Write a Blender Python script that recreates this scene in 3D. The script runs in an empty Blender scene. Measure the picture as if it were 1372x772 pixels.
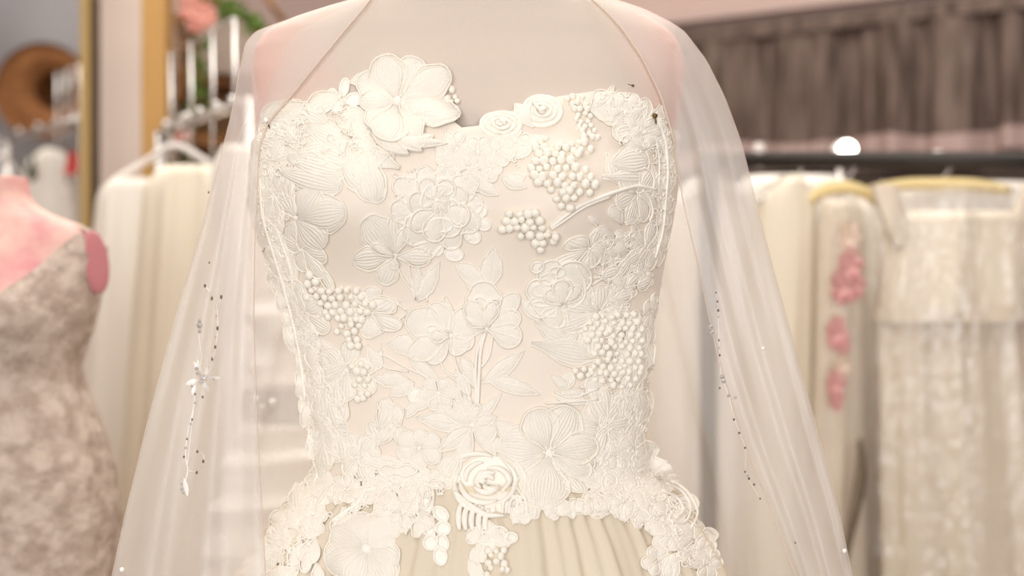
import bpy, math, random
import numpy as np
from mathutils import Vector, Matrix
from mathutils.bvhtree import BVHTree

# ------------------------------------------------------------------ camera / world / light / exposure
SC = bpy.context.scene
COL = SC.collection
F = 1372 * 50.0 / 36.0          # focal length in photograph pixels
CAMZ = 1.25
cam_d = bpy.data.cameras.new('camera'); cam = bpy.data.objects.new('camera', cam_d); COL.objects.link(cam)
cam_d.lens = 50; cam_d.sensor_width = 36
cam.location = (0, 0, CAMZ); cam.rotation_euler = (math.pi / 2, 0, 0)
cam_d.dof.use_dof = True; cam_d.dof.focus_distance = 1.135; cam_d.dof.aperture_fstop = 3.0
cam_d.dof.aperture_blades = 0
cam_d.clip_start = 0.02
SC.camera = cam
SC.view_settings.view_transform = 'Standard'; SC.view_settings.look = 'None'
SC.view_settings.gamma = 1.0; SC.view_settings.use_curve_mapping = False
SC.view_settings.exposure = 0.05
SC.cycles.use_denoising = True
SC.cycles.max_bounces = 7; SC.cycles.diffuse_bounces = 5; SC.cycles.transparent_max_bounces = 24
SC.cycles.caustics_reflective = False; SC.cycles.caustics_refractive = False

world = bpy.data.worlds.new('world'); SC.world = world; world.use_nodes = True
bg = world.node_tree.nodes['Background']; bg.inputs[0].default_value = (1.0, 0.95, 0.88, 1); bg.inputs[1].default_value = 1.0

def area(name, loc, target, sx, sy, power, col):
    d = bpy.data.lights.new(name, 'AREA'); d.shape = 'RECTANGLE'; d.size = sx; d.size_y = sy
    d.energy = power; d.color = col
    o = bpy.data.objects.new(name, d); COL.objects.link(o); o.location = loc
    o.rotation_euler = (Vector(target) - Vector(loc)).to_track_quat('-Z', 'Y').to_euler()
    return o
area('added_front_daylight', (-0.25, -2.35, 1.40), (-0.05, 1.2, 1.10), 3.0, 1.7, 79, (0.965, 1.0, 1.055))  # unseen soft source added behind the camera for frontal light
area('ceiling_light_front', (-0.5, 0.55, 2.66), (-0.5, 0.55, 0), 1.6, 0.9, 3, (1.0, 0.97, 0.92))
area('added_light_middle', (0.1, 1.75, 2.66), (0.1, 1.75, 0), 2.4, 0.9, 39, (1.0, 0.98, 0.94))  # unseen overhead lamp set here to brighten the gowns behind
area('added_light_rear', (-1.0, 2.9, 2.66), (-1.0, 2.9, 0), 1.6, 0.8, 20, (1.0, 0.97, 0.92))  # unseen lamp added to brighten the hat and left background

# ------------------------------------------------------------------ helpers
def srgb(r, g, b):
    f = lambda c: (c / 255 / 12.92) if c / 255 <= 0.04045 else ((c / 255 + 0.055) / 1.055) ** 2.4
    return (f(r), f(g), f(b), 1)
def at(px, py, Y):
    return Vector(((px - 686) / F * Y, Y, CAMZ - (py - 386) / F * Y))

MATS = {}
def mat(name, col, rough=0.8, bump=0.0, bscale=400, col2=None, nscale=30, sheen=0.0, metal=0.0,
        transl=0.0, alpha=1.0, stripes=None, spec=0.3, emit=None, stretch=(1, 1, 1), bdist=0.001):
    m = bpy.data.materials.new(name); m.use_nodes = True
    nt = m.node_tree; N = nt.nodes; L = nt.links; N.clear()
    out = N.new('ShaderNodeOutputMaterial')
    p = N.new('ShaderNodeBsdfPrincipled')
    p.inputs['Roughness'].default_value = rough; p.inputs['Metallic'].default_value = metal
    p.inputs['Specular IOR Level'].default_value = spec
    p.inputs['Base Color'].default_value = col
    if sheen: p.inputs['Sheen Weight'].default_value = sheen
    if emit:
        p.inputs['Emission Color'].default_value = emit[0]; p.inputs['Emission Strength'].default_value = emit[1]
    tc = N.new('ShaderNodeTexCoord'); mp = N.new('ShaderNodeMapping'); mp.inputs['Scale'].default_value = stretch
    L.new(tc.outputs['Object'], mp.inputs[0])
    if col2:
        n = N.new('ShaderNodeTexNoise'); n.inputs['Scale'].default_value = nscale; n.inputs['Detail'].default_value = 4
        L.new(mp.outputs[0], n.inputs['Vector'])
        r = N.new('ShaderNodeValToRGB'); r.color_ramp.elements[0].color = col; r.color_ramp.elements[1].color = col2
        r.color_ramp.elements[0].position = .38; r.color_ramp.elements[1].position = .62
        L.new(n.outputs['Fac'], r.inputs[0]); L.new(r.outputs[0], p.inputs['Base Color'])
    if bump:
        n2 = N.new('ShaderNodeTexNoise'); n2.inputs['Scale'].default_value = bscale; n2.inputs['Detail'].default_value = 2
        L.new(mp.outputs[0], n2.inputs['Vector'])
        b = N.new('ShaderNodeBump'); b.inputs['Strength'].default_value = bump; b.inputs['Distance'].default_value = bdist
        L.new(n2.outputs['Fac'], b.inputs['Height']); L.new(b.outputs[0], p.inputs['Normal'])
    sh = p.outputs[0]
    if transl:
        t = N.new('ShaderNodeBsdfTranslucent'); t.inputs[0].default_value = col
        mx = N.new('ShaderNodeMixShader'); mx.inputs[0].default_value = transl
        L.new(sh, mx.inputs[1]); L.new(t.outputs[0], mx.inputs[2]); sh = mx.outputs[0]
    if alpha < 1:
        t = N.new('ShaderNodeBsdfTransparent')
        mx = N.new('ShaderNodeMixShader'); mx.inputs[0].default_value = alpha
        L.new(t.outputs[0], mx.inputs[1]); L.new(sh, mx.inputs[2]); sh = mx.outputs[0]
    L.new(sh, out.inputs[0])
    MATS[name] = m
    return m

class MB:
    def __init__(s): s.v = []; s.f = []; s.uv = {}
    def grid(s, rows, closed=False):
        b = len(s.v); nr = len(rows); nc = len(rows[0])
        for r in rows: s.v.extend([tuple(p) for p in r])
        for i in range(nr - 1):
            for j in range(nc if closed else nc - 1):
                k = (j + 1) % nc
                s.f.append((b + i * nc + j, b + i * nc + k, b + (i + 1) * nc + k, b + (i + 1) * nc + j))
        return b
    def cap(s, b, nc, flip=False):
        f = tuple(range(b, b + nc)); s.f.append(f[::-1] if flip else f)
    def tube(s, pts, r, sides=5, caps=True, closed=False):
        pts = [Vector(p) for p in pts]; n = len(pts)
        rad = r if isinstance(r, (list, tuple)) else [r] * n
        rows = []; up = None
        for i in range(n):
            a = pts[(i - 1) % n] if (closed or i > 0) else pts[i]
            c = pts[(i + 1) % n] if (closed or i < n - 1) else pts[i]
            t = (c - a)
            t = t.normalized() if t.length > 1e-9 else Vector((0, 0, 1))
            if up is None: up = t.orthogonal().normalized()
            u = up - t * up.dot(t)
            u = u.normalized() if u.length > 1e-6 else t.orthogonal().normalized()
            up = u; w = t.cross(u)
            rows.append([pts[i] + (u * math.cos(2 * math.pi * k / sides) + w * math.sin(2 * math.pi * k / sides)) * rad[i] for k in range(sides)])
        if closed: rows.append(rows[0])
        b = s.grid(rows, True)
        if caps and not closed:
            s.cap(b, sides, True); s.cap(b + (len(rows) - 1) * sides, sides)
    def lathe(s, prof, c=(0, 0, 0), n=20, axis='Z'):
        rows = []
        for r, h in prof:
            row = []
            for k in range(n):
                a = 2 * math.pi * k / n; x, y = r * math.cos(a), r * math.sin(a)
                p = {'Z': (x, y, h), 'Y': (x, h, y), 'X': (h, x, y)}[axis]
                row.append((p[0] + c[0], p[1] + c[1], p[2] + c[2]))
            rows.append(row)
        s.grid(rows, True)
    def ball(s, c, r, n=8, m=5, sq=(1, 1, 1)):
        rows = []
        for i in range(m + 1):
            a = math.pi * i / m - math.pi / 2
            rr = max(math.cos(a), 1e-3)
            rows.append([(c[0] + r * sq[0] * rr * math.cos(2 * math.pi * k / n), c[1] + r * sq[1] * rr * math.sin(2 * math.pi * k / n), c[2] + r * sq[2] * math.sin(a)) for k in range(n)])
        s.grid(rows, True)
    def box(s, c, d, rz=0.0):
        b = len(s.v); cs, sn = math.cos(rz), math.sin(rz)
        for i in (-1, 1):
            for j in (-1, 1):
                for k in (-1, 1):
                    x, y, z = i * d[0] / 2, j * d[1] / 2, k * d[2] / 2
                    s.v.append((c[0] + x * cs - y * sn, c[1] + x * sn + y * cs, c[2] + z))
        for f in ((0, 1, 3, 2), (4, 6, 7, 5), (0, 4, 5, 1), (2, 3, 7, 6), (0, 2, 6, 4), (1, 5, 7, 3)):
            s.f.append(tuple(b + i for i in f))
    def build(s, name, m, parent=None, smooth=True, origin=None):
        vs = np.array(s.v, dtype=float)
        o0 = vs.mean(0) if origin is None else np.array(origin, dtype=float)
        me = bpy.data.meshes.new(name); me.from_pydata((vs - o0).tolist(), [], s.f)
        if smooth: me.polygons.foreach_set('use_smooth', [True] * len(me.polygons))
        me.materials.append(m if not isinstance(m, str) else MATS[m]); me.update()
        if s.uv:
            li = np.empty(len(me.loops), dtype=np.int32); me.loops.foreach_get('vertex_index', li)
            t = np.zeros((len(s.v), 2))
            for k, q in s.uv.items(): t[k] = q
            me.uv_layers.new(name='thread').data.foreach_set('uv', t[li].ravel())
        return place(name, me, o0, parent)
WL = {}
def place(name, data, loc, parent=None):
    o = bpy.data.objects.new(name, data); COL.objects.link(o)
    loc = Vector([float(q) for q in loc]); WL[o.name] = loc
    if parent is not None:
        o.parent = parent; o.location = loc - WL[parent.name]
    else: o.location = loc
    return o
def empty(name, loc, label, cat, group=None):
    o = place(name, None, loc); o.empty_display_size = .05
    return tag(o, label, cat, group)
def tag(o, label, cat=None, group=None):
    o['label'] = label
    if cat: o['category'] = cat
    if group: o['group'] = group
    return o
def struct(o): o['kind'] = 'structure'; return o

def cr(pts, n=6, closed=False):
    """Catmull-Rom through a list of tuples"""
    P = [np.array(p, float) for p in pts]; out = []; k = len(P)
    rng = range(k) if closed else range(k - 1)
    for i in rng:
        p0 = P[(i - 1) % k] if (closed or i > 0) else 2 * P[0] - P[1]
        p1 = P[i]; p2 = P[(i + 1) % k]
        p3 = P[(i + 2) % k] if (closed or i + 2 < k) else 2 * P[-1] - P[-2]
        for j in range(n):
            t = j / n
            out.append(.5 * ((2 * p1) + (-p0 + p2) * t + (2 * p0 - 5 * p1 + 4 * p2 - p3) * t * t + (-p0 + 3 * p1 - 3 * p2 + p3) * t ** 3))
    if not closed: out.append(P[-1])
    return out
class Tab:
    """smoothed table lookup"""
    def __init__(s, rows, sm=8):
        r = np.array(sorted(rows), float); s.k = np.arange(r[0, 0], r[-1, 0] + 1)
        ker = np.exp(-np.linspace(-2, 2, 2 * sm + 1) ** 2); ker /= ker.sum()
        s.c = []
        for j in range(1, r.shape[1]):
            y = np.interp(s.k, r[:, 0], r[:, j])
            # pad with linear extrapolation so the ends stay put
            d0 = y[1] - y[0]; d1 = y[-1] - y[-2]
            yp = np.concatenate([y[0] + d0 * np.arange(-sm, 0), y, y[-1] + d1 * np.arange(1, sm + 1)])
            s.c.append(np.convolve(yp, ker, 'valid'))
    def __call__(s, k): return [float(np.interp(k, s.k, c)) for c in s.c]

# ------------------------------------------------------------------ materials
def lace_mat(name, col, rib):
    m = mat(name, col, .8, sheen=.08, spec=.15); nt = m.node_tree; N = nt.nodes; L = nt.links
    p = [n for n in N if n.type == 'BSDF_PRINCIPLED'][0]
    uv = N.new('ShaderNodeUVMap'); uv.uv_map = 'thread'
    nz = N.new('ShaderNodeTexNoise'); nz.inputs['Scale'].default_value = .9 if rib else 1.3; nz.inputs['Detail'].default_value = 3; L.new(uv.outputs[0], nz.inputs['Vector'])
    sx = N.new('ShaderNodeSeparateXYZ'); L.new(uv.outputs[0], sx.inputs[0])
    ad = N.new('ShaderNodeMath'); ad.operation = 'MULTIPLY_ADD'; ad.inputs[1].default_value = 2.2 if rib else 1.5; L.new(nz.outputs['Fac'], ad.inputs[0])
    mu = N.new('ShaderNodeMath'); mu.operation = 'MULTIPLY'; mu.inputs[1].default_value = 6.28 * (.8 if rib else 1.0); L.new(sx.outputs['X'], mu.inputs[0]); L.new(mu.outputs[0], ad.inputs[2])
    si = N.new('ShaderNodeMath'); si.operation = 'SINE'; L.new(ad.outputs[0], si.inputs[0])
    my = N.new('ShaderNodeMath'); my.operation = 'MULTIPLY'; my.inputs[1].default_value = 6.28 * (.12 if rib else 1.0); L.new(sx.outputs['Y'], my.inputs[0])
    sy = N.new('ShaderNodeMath'); sy.operation = 'SINE'; L.new(my.outputs[0], sy.inputs[0])
    if rib: h1 = si.outputs[0]
    else:
        pr = N.new('ShaderNodeMath'); pr.operation = 'MULTIPLY'; L.new(si.outputs[0], pr.inputs[0]); L.new(sy.outputs[0], pr.inputs[1]); h1 = pr.outputs[0]
    h = N.new('ShaderNodeMath'); h.operation = 'MULTIPLY_ADD'; h.inputs[1].default_value = 2.4; L.new(nz.outputs['Fac'], h.inputs[0]); L.new(h1, h.inputs[2])
    b = N.new('ShaderNodeBump'); b.inputs['Strength'].default_value = .55; b.inputs['Distance'].default_value = .0004 if rib else .0003
    L.new(h.outputs[0], b.inputs['Height']); L.new(b.outputs[0], p.inputs['Normal'])
    return m
LACE = lace_mat('ivory_lace_net', srgb(248, 241, 228), False)
RIB = lace_mat('ivory_lace_ribbed', srgb(247, 240, 226), True)
CORD = mat('ivory_cord', srgb(251, 245, 233), .6, .3, 1500, sheen=.2, bdist=.0005)
SATIN = mat('bodice_tulle', srgb(240, 228, 212), .55, .08, 1500, sheen=.2)
SKIRT = mat('skirt_tulle', srgb(247, 235, 212), .85, .25, 300, transl=.25, stretch=(1, 1, .05))
BERRY = mat('berry_thread', srgb(248, 242, 228), .55, .2, 1500, sheen=.2, bdist=.0005)
VEIL = mat('veil_tulle', srgb(250, 246, 242), .9, 0, alpha=.42, transl=.5, spec=0)
VCORD = mat('veil_edge', srgb(222, 202, 184), .7)
CRYST = mat('crystal', srgb(225, 222, 218), .12, metal=.6, spec=.9)
DARKBEAD = mat('dark_bead', srgb(112, 102, 94), .15, metal=.4, spec=.9)
PEARL = mat('pearl', srgb(250, 246, 240), .2, spec=.7)
BRONZE = mat('pin_bronze', srgb(120, 96, 60), .35, metal=.8)

# ------------------------------------------------------------------ the room
WALLP = mat('wall_pink', srgb(216, 198, 184), .9, .15, 60, col2=srgb(210, 190, 176), nscale=4)
WALLM = mat('wall_mauve', srgb(190, 166, 156), .9, .15, 60)
FLOORM = mat('floor_carpet', srgb(128, 120, 112), .95, .5, 300)
CEILM = mat('ceiling_paint', srgb(235, 226, 218), .95, .1, 40)
m = MB(); m.box((0, .7, -.05), (6.4, 7.4, .1)); struct(m.build('floor', FLOORM, smooth=False))
m = MB(); m.box((0, .7, 2.75), (6.4, 7.4, .1)); struct(m.build('ceiling', CEILM, smooth=False))
m = MB(); m.box((-3.05, .7, 1.35), (.1, 7.2, 2.7)); struct(m.build('wall_left', WALLP, smooth=False))
m = MB(); m.box((3.05, .7, 1.35), (.1, 7.2, 2.7)); struct(m.build('wall_right', WALLM, smooth=False))
m = MB(); m.box((0, 4.2, 1.35), (6.0, .1, 2.7)); struct(m.build('wall_back', WALLM, smooth=False))
# front wall behind the photographer with a wide opening added for daylight
m = MB()
m.box((0, -2.65, .25), (6, .1, .5)); m.box((0, -2.65, 2.57), (6, .1, .26))
m.box((-2.6, -2.65, 1.47), (.8, .1, 1.94)); m.box((2.3, -2.65, 1.47), (1.4, .1, 1.94))
struct(m.build('wall_front', WALLP, smooth=False))
# slanted partition that carries the valance on the right
SA = Vector((.22, 3.36, 0)); SD = Vector((.568, -.39, 0)).normalized(); SN = Vector((SD.y, -SD.x, 0))
def sl(s, off, z):
    p = SA + SD * s + SN * off; return (p.x, p.y, z)
rzs = math.atan2(SD.y, SD.x)
m = MB(); c = sl(1.3, -.06, 1.35); m.box(c, (2.9, .1, 2.7), rzs); struct(m.build('wall_slanted', WALLM, smooth=False))

# ------------------------------------------------------------------ dress form and gown: shape tables
YC = 1.22
BODY = Tab([(-130, 556, 700, .048, .055), (-60, 552, 706, .05, .056), (-28, 540, 720, .052, .058), (-8, 512, 750, .056, .062),
  (3, 472, 800, .058, .066), (12, 436, 842, .06, .07), (28, 384, 882, .062, .072), (45, 350, 906, .066, .074), (65, 337, 918, .07, .078),
  (100, 333, 923, .08, .082), (150, 337, 917, .092, .086), (200, 339, 908, .102, .088), (250, 338, 908, .108, .088),
  (300, 345, 900, .106, .086), (350, 362, 890, .1, .083), (420, 391, 878, .096, .08), (500, 408, 870, .094, .08),
  (580, 421, 866, .094, .082), (640, 426, 870, .096, .088), (700, 412, 884, .1, .095), (800, 390, 905, .11, .1), (860, 380, 915, .115, .105)], 9)
def body_pt(t, py, infl=0.0):
    l, r, bf, bb = BODY(py)
    z = CAMZ - (py - 386) / F * YC
    xl = (l - 686) / F * YC; xr = (r - 686) / F * YC
    xc = (xl + xr) / 2; a = (xr - xl) / 2 + infl - .004
    ct, st = math.cos(t), math.sin(t)
    p = 2 / 2.35
    x = a * math.copysign(abs(ct) ** p, ct)
    yb = (bf if st < 0 else bb) + infl - .004
    y = yb * math.copysign(abs(st) ** p, st)
    if st < 0 and infl > 0: y -= .010 * math.exp(-(x / .045) ** 2 - ((py - 215) / 70) ** 2)
    if st < 0 and infl <= 0: y += .016 * math.exp(-(x / .026) ** 2 - ((py - 215) / 55) ** 2)
    if st < 0:
        for s in (-1, 1):
            dx = (x - s * .082) / .056; dz = (py - 285) / 78
            y -= .034 * math.exp(-dx * dx - dz * dz)
    return Vector((xc + x, YC + y, z))
def ring_angles(n):
    # dense at the front
    return [2 * math.pi * k / n for k in range(n)]
NB = 144
ANG = ring_angles(NB)
base_xy = ((625 - 686) / F * YC, YC)

FORM = bpy.data.materials.new('dress_form_cloth'); FORM.use_nodes = True
_nt = FORM.node_tree; _p = _nt.nodes['Principled BSDF']; _p.inputs['Roughness'].default_value = .9; _p.inputs['Sheen Weight'].default_value = .2
_tc = _nt.nodes.new('ShaderNodeTexCoord'); _sx = _nt.nodes.new('ShaderNodeSeparateXYZ'); _nt.links.new(_tc.outputs['Object'], _sx.inputs[0])
_ab = _nt.nodes.new('ShaderNodeMath'); _ab.operation = 'ABSOLUTE'; _nt.links.new(_sx.outputs['X'], _ab.inputs[0])
_nz = _nt.nodes.new('ShaderNodeTexNoise'); _nz.inputs['Scale'].default_value = 18; _nt.links.new(_tc.outputs['Object'], _nz.inputs['Vector'])
_ad = _nt.nodes.new('ShaderNodeMath'); _ad.operation = 'MULTIPLY_ADD'; _ad.inputs[1].default_value = .08; _nt.links.new(_nz.outputs['Fac'], _ad.inputs[0]); _nt.links.new(_ab.outputs[0], _ad.inputs[2])
_rp = _nt.nodes.new('ShaderNodeValToRGB'); _rp.color_ramp.elements[0].position = .15; _rp.color_ramp.elements[1].position = .215
_rp.color_ramp.elements[0].color = srgb(216, 201, 186); _rp.color_ramp.elements[1].color = srgb(230, 192, 178)
_nt.links.new(_ad.outputs[0], _rp.inputs[0]); _nt.links.new(_rp.outputs[0], _p.inputs['Base Color'])
_wn = _nt.nodes.new('ShaderNodeTexNoise'); _wn.inputs['Scale'].default_value = 1100; _nt.links.new(_tc.outputs['Object'], _wn.inputs['Vector'])
_bp = _nt.nodes.new('ShaderNodeBump'); _bp.inputs['Strength'].default_value = .25; _bp.inputs['Distance'].default_value = .0006
_nt.links.new(_wn.outputs['Fac'], _bp.inputs['Height']); _nt.links.new(_bp.outputs[0], _p.inputs['Normal'])
MATS['form'] = FORM
PINKCAP = mat('form_cap', srgb(240, 186, 176), .9, .2, 800)
WOODD = mat('stand_wood', srgb(96, 66, 42), .5, .2, 60)

form = empty('dress_form', (base_xy[0], YC, 0), 'pale linen-covered dress form wearing the ivory lace gown', 'dress form')
m = MB(); rows = []
pys = list(range(-130, -20, 10)) + list(range(-20, 70, 4)) + list(range(70, 861, 8))
for py in pys: rows.append([body_pt(t, py) for t in ANG])
b = m.grid(rows, True); m.cap(b, NB, True); m.cap(b + (len(rows) - 1) * NB, NB)
body_v, body_f = list(m.v), list(m.f)
m.build('torso', 'form', form)
m = MB(); zt = CAMZ - (-130 - 386) / F * YC
m.lathe([(.001, zt + .03), (.02, zt + .028), (.05, zt + .004), (.052, zt), (.001, zt)], (at(628, 0, YC).x, YC, 0), 24); m.build('neck_cap', WOODD, form)
m = MB(); m.lathe([(.016, .03), (.016, .94)], (base_xy[0], YC, 0), 14); m.build('pole', WOODD, form)
m = MB(); m.lathe([(.001, .0), (.17, 0), (.17, .02), (.03, .035), (.001, .036)], (base_xy[0], YC, 0), 28); m.build('base', WOODD, form)

# ------------------------------------------------------------------ the ivory gown
gown = empty('wedding_gown', (base_xy[0], YC, 0.02), 'ivory strapless wedding gown with raised floral lace bodice in sharp focus', 'gown')
NECK = [(300, 190), (340, 182), (360, 165), (400, 141), (450, 124), (520, 119), (580, 140), (623, 174), (640, 168), (680, 150), (740, 130), (800, 121), (850, 123), (880, 142), (905, 172), (940, 185)]
def neck_py(px): return float(np.interp(px, [q[0] for q in NECK], [q[1] for q in NECK]))
m = MB(); rows = []
tops = []
for t in ANG:
    # iterate to find where the column meets the neckline
    py = 160
    if math.sin(t) < .15:
        for _ in range(6):
            q = body_pt(t, py, .004); px = 686 + q.x / q.y * F; ypx = neck_py(px)
            # convert the picture row into the table row at the centre plane
            z = CAMZ - (ypx - 386) / F * q.y; py = 386 - (z - CAMZ) * F / YC
    else: py = 215
    tops.append(py)
for i in range(61):
    u = i / 60
    rows.append([body_pt(t, tops[k] + (655 - tops[k]) * u, .004 if i > 0 else .0005) for k, t in enumerate(ANG)])
m.grid(rows, True)
bod_v, bod_f = list(m.v), list(m.f)
bodice = m.build('bodice', SATIN, gown)
bodice['label'] = 'plain ivory tulle bodice under the lace'
# skirt
SK = Tab([(630, 424, 874), (645, 410, 890), (660, 394, 906), (700, 364, 934), (740, 338, 956), (772, 314, 970), (860, 262, 1012), (1100, 170, 1090), (1500, 70, 1180), (2352, -50, 1300)], 8)
def skirt_pt(t, py):
    l, r = SK(py); z = CAMZ - (py - 386) / F * YC
    xl = (l - 686) / F * YC; xr = (r - 686) / F * YC; xc = (xl + xr) / 2; a = (xr - xl) / 2
    d = min(1, max(0, (py - 635) / 250))
    fold = .0013 * (math.sin(64 * t + 3 * math.sin(5 * t)) + .8 * math.sin(97 * t + 4 * math.sin(3 * t))) * min(1, (py - 625) / 40) + d * .007 * math.sin(17 * t + 1.3 * math.sin(3 * t)) + d * .005 * math.sin(37 * t + 2 * math.sin(4 * t))
    b = .1 + (a - .14) * .78
    return Vector((xc + (a + fold) * math.cos(t), YC + (b + fold) * math.sin(t), z))
NS = 400
m = MB(); rows = []
for py in list(range(630, 900, 6)) + list(range(900, 2340, 60)) + [2338]:
    rows.append([skirt_pt(2 * math.pi * k / NS, py) for k in range(NS)])
m.grid(rows, True); sk_v, sk_f = list(m.v), list(m.f)
m.build('skirt', SKIRT, gown)['label'] = 'gathered cream tulle skirt'

# -- surface lookup: follow the gown from the front or from a turned position
def bvh_all():
    v = []; f = []
    for vv, ff in ((body_v, body_f), (bod_v, bod_f), (sk_v, sk_f)):
        o = len(v); v += [Vector(q) for q in vv]; f += [tuple(i + o for i in q) for q in ff]
    return BVHTree.FromPolygons(v, f)
TREE = bvh_all()
class Surf:
    def __init__(s, rot=0.0, st=6):
        s.R = Matrix.Rotation(rot, 3, 'Z'); s.c = Vector((base_xy[0], YC, 0)); s.st = st
        s.x0, s.y0 = 280, -38
        nx, ny = int((1000 - s.x0) / st), int((810 - s.y0) / st)
        D = np.full((ny, nx), np.nan)
        o = s.tw(Vector((0, 0, CAMZ)))
        for j in range(ny):
            for i in range(nx):
                px, py = s.x0 + i * st, s.y0 + j * st
                d = Vector(((px - 686) / F, 1, -(py - 386) / F))
                h = TREE.ray_cast(o, (s.R @ d).normalized())
                if h[0] is not None:
                    q = s.R.transposed() @ (h[0] - s.c) + s.c
                    D[j, i] = q.y
            row = D[j]; ok = np.where(~np.isnan(row))[0]
            if len(ok):
                row[:ok[0]] = row[ok[0]]; row[ok[-1] + 1:] = row[ok[-1]]
        for j in range(ny):
            if np.isnan(D[j]).any(): D[j] = YC
        for _ in range(2):
            P = np.pad(D, 1, mode='edge'); D = (P[:-2, 1:-1] + P[2:, 1:-1] + P[1:-1, :-2] + P[1:-1, 2:] + 2 * P[1:-1, 1:-1]) / 6
        D = np.minimum(D, YC + .01)
        s.D = D
    def tw(s, p): return s.R @ (p - s.c) + s.c
    def y(s, px, py):
        fx = min(max((px - s.x0) / s.st, 0), s.D.shape[1] - 1.001); fy = min(max((py - s.y0) / s.st, 0), s.D.shape[0] - 1.001)
        i, j = int(fx), int(fy); u, v = fx - i, fy - j; D = s.D
        return (D[j, i] * (1 - u) + D[j, i + 1] * u) * (1 - v) + (D[j + 1, i] * (1 - u) + D[j + 1, i + 1] * u) * v
    def p(s, px, py): return at(px, py, s.y(px, py))
    def __call__(s, px, py, h):
        a = s.p(px, py); e = 5
        n = (s.p(px + e, py) - s.p(px - e, py)).cross(s.p(px, py - e) - s.p(px, py + e))
        n = n.normalized()
        if n.y > 0: n = -n
        return s.tw(a + n * (h * .001))
FRONT = Surf(0)
S = FRONT
R = random.Random(7)

# ------------------------------------------------------------------ lace building blocks (pixel sizes, heights in mm)
def petal_into(m, bx, by, ang, L, W, tip=0, bend=0.0, dome=1.6, lift=0.0, ridges=0, h0=.5, cord=.75, scal=0.0, nu=9, nv=8, vein=False, S_=None):
    s = S_ or S
    a = math.radians(ang); ca, sa = math.cos(a), -math.sin(a)
    def width(u):
        if tip: return W * (math.sin(math.pi / 2 * u / .45) ** .9 if u < .45 else max(0, math.cos(math.pi / 2 * (u - .45) / .55)) ** 1.05)
        return W * (.12 + .88 * (u / .6) * (u / .6) * (3 - 2 * u / .6)) if u < .6 else W * math.sqrt(max(0, 1 - ((u - .6) / .4) ** 2))
    def pos(u, v):
        w = width(u) * v; k = bend * L * u * u
        wob = 1 + scal * math.sin(u * 21) * abs(v)
        d = L * u * wob; w = w * wob + k
        return bx + ca * d - sa * w, by + sa * d + ca * w
    us = [math.sin(math.pi / 2 * i / nu) for i in range(nu + 1)] if not tip else [i / nu for i in range(nu + 1)]
    vs = [-1 + 2 * j / nv for j in range(nv + 1)]
    rows = []
    for u in us:
        row = []
        for j, v in enumerate(vs):
            x, y = pos(u, v)
            e = (1 - v ** 4)
            h = h0 * (.3 + .7 * e) + lift * u * u + dome * e * math.sin(math.pi * min(1, u * .92 + .04)) ** .6
            if ridges and 0 < j < nv and nv >= 12: h += (.22 if j % 2 else -.15) * min(1, u * 3)
            if vein and abs(v) < .05: h -= .5
            row.append(s(x, y, h))
        rows.append(row)
    b0 = m.grid(rows)
    for i, u in enumerate(us):
        for j, v in enumerate(vs): m.uv[b0 + i * (nv + 1) + j] = (v * W / 3.6 + 40, u * L / 3.6)
    if cord:
        out = [pos(u, -1) for u in us] + [pos(u, 1) for u in us[::-1]][1:]
        lf = [lift * u * u for u in us] + [lift * u * u for u in us[::-1]][1:]
        m.tube([s(x, y, h0 + cord * .7 + l) for (x, y), l in zip(out, lf)], cord * .001, 5)
        if vein:
            m.tube([s(*pos(u, 0), h0 + dome * math.sin(math.pi * u) ** .6 + .1) for u in us[:-1]], cord * .0006, 4)

def leaf(bx, by, tx, ty, W, tip=1, **k):
    L = math.hypot(tx - bx, ty - by); ang = math.degrees(math.atan2(-(ty - by), tx - bx))
    m = MB(); petal_into(m, bx, by, ang, L, W, tip, **k)
    return m.build('lace_leaf' if tip else 'lace_petal', RIB if k.get('ridges') else LACE, gown)

def disc(m, cx, cy, r, h, n=10, sq=1.0):
    rows = []
    for i, (rr, hh) in enumerate(((1, .1), (.8, .75), (.4, 1), (.02, 1.05))):
        rows.append([S(cx + r * rr * math.cos(2 * math.pi * k / n), cy + r * sq * rr * math.sin(2 * math.pi * k / n), hh * h) for k in range(n)])
    m.grid(rows, True)
def flower(cx, cy, petals, centre=5, ch=2.6, name='lace_flower', petal='petal', cluster=False, label=None):
    """petals: list of (angle, length, width, options)"""
    m = MB(); disc(m, cx, cy, centre, ch)
    if cluster:
        for k in range(6):
            a = k * 1.047; m.ball(S(cx + centre * .8 * math.cos(a), cy + centre * .8 * math.sin(a), ch), .0014, 7, 5)
    fo = m.build(name, CORD, gown)
    if label: fo['label'] = label
    pi_ = 0
    for ang, L, W, k in petals:
        k = dict(k); off = k.pop('off', 2); k['h0'] = k.get('h0', .5) + .9 * (np.argsort(np.argsort([math.sin(q[0] * 7.3) for q in petals]))[pi_] / max(1, len(petals) - 1)); pi_ += 1
        a = math.radians(ang)
        m = MB(); petal_into(m, cx + off * math.cos(a), cy - off * math.sin(a), ang, L - off, W, **k)
        m.build(petal, RIB if k.get('ridges') else LACE, fo)
    return fo
def ring(n, L, W, rot=0, jit=.12, **k):
    return [(rot + 360 * i / n + R.uniform(-6, 6), L * (1 + R.uniform(-jit, jit)), W * (1 + R.uniform(-jit, jit)), k) for i in range(n)]
def cord(pts, r=.9, h=1.0, n=6, name='lace_stem', taper=False, m=None, build=True, closed=False, sides=5):
    c = cr(pts, n, closed)
    mm = m or MB()
    rr = [r * .001] * len(c)
    if taper: rr = [r * .001 * (.3 + .7 * math.sin(math.pi * (i + .5) / len(c)) ** .6) for i in range(len(c))]
    mm.tube([S(q[0], q[1], h) for q in c], rr, sides, closed=closed)
    if build: return mm.build(name, CORD, gown)
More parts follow.
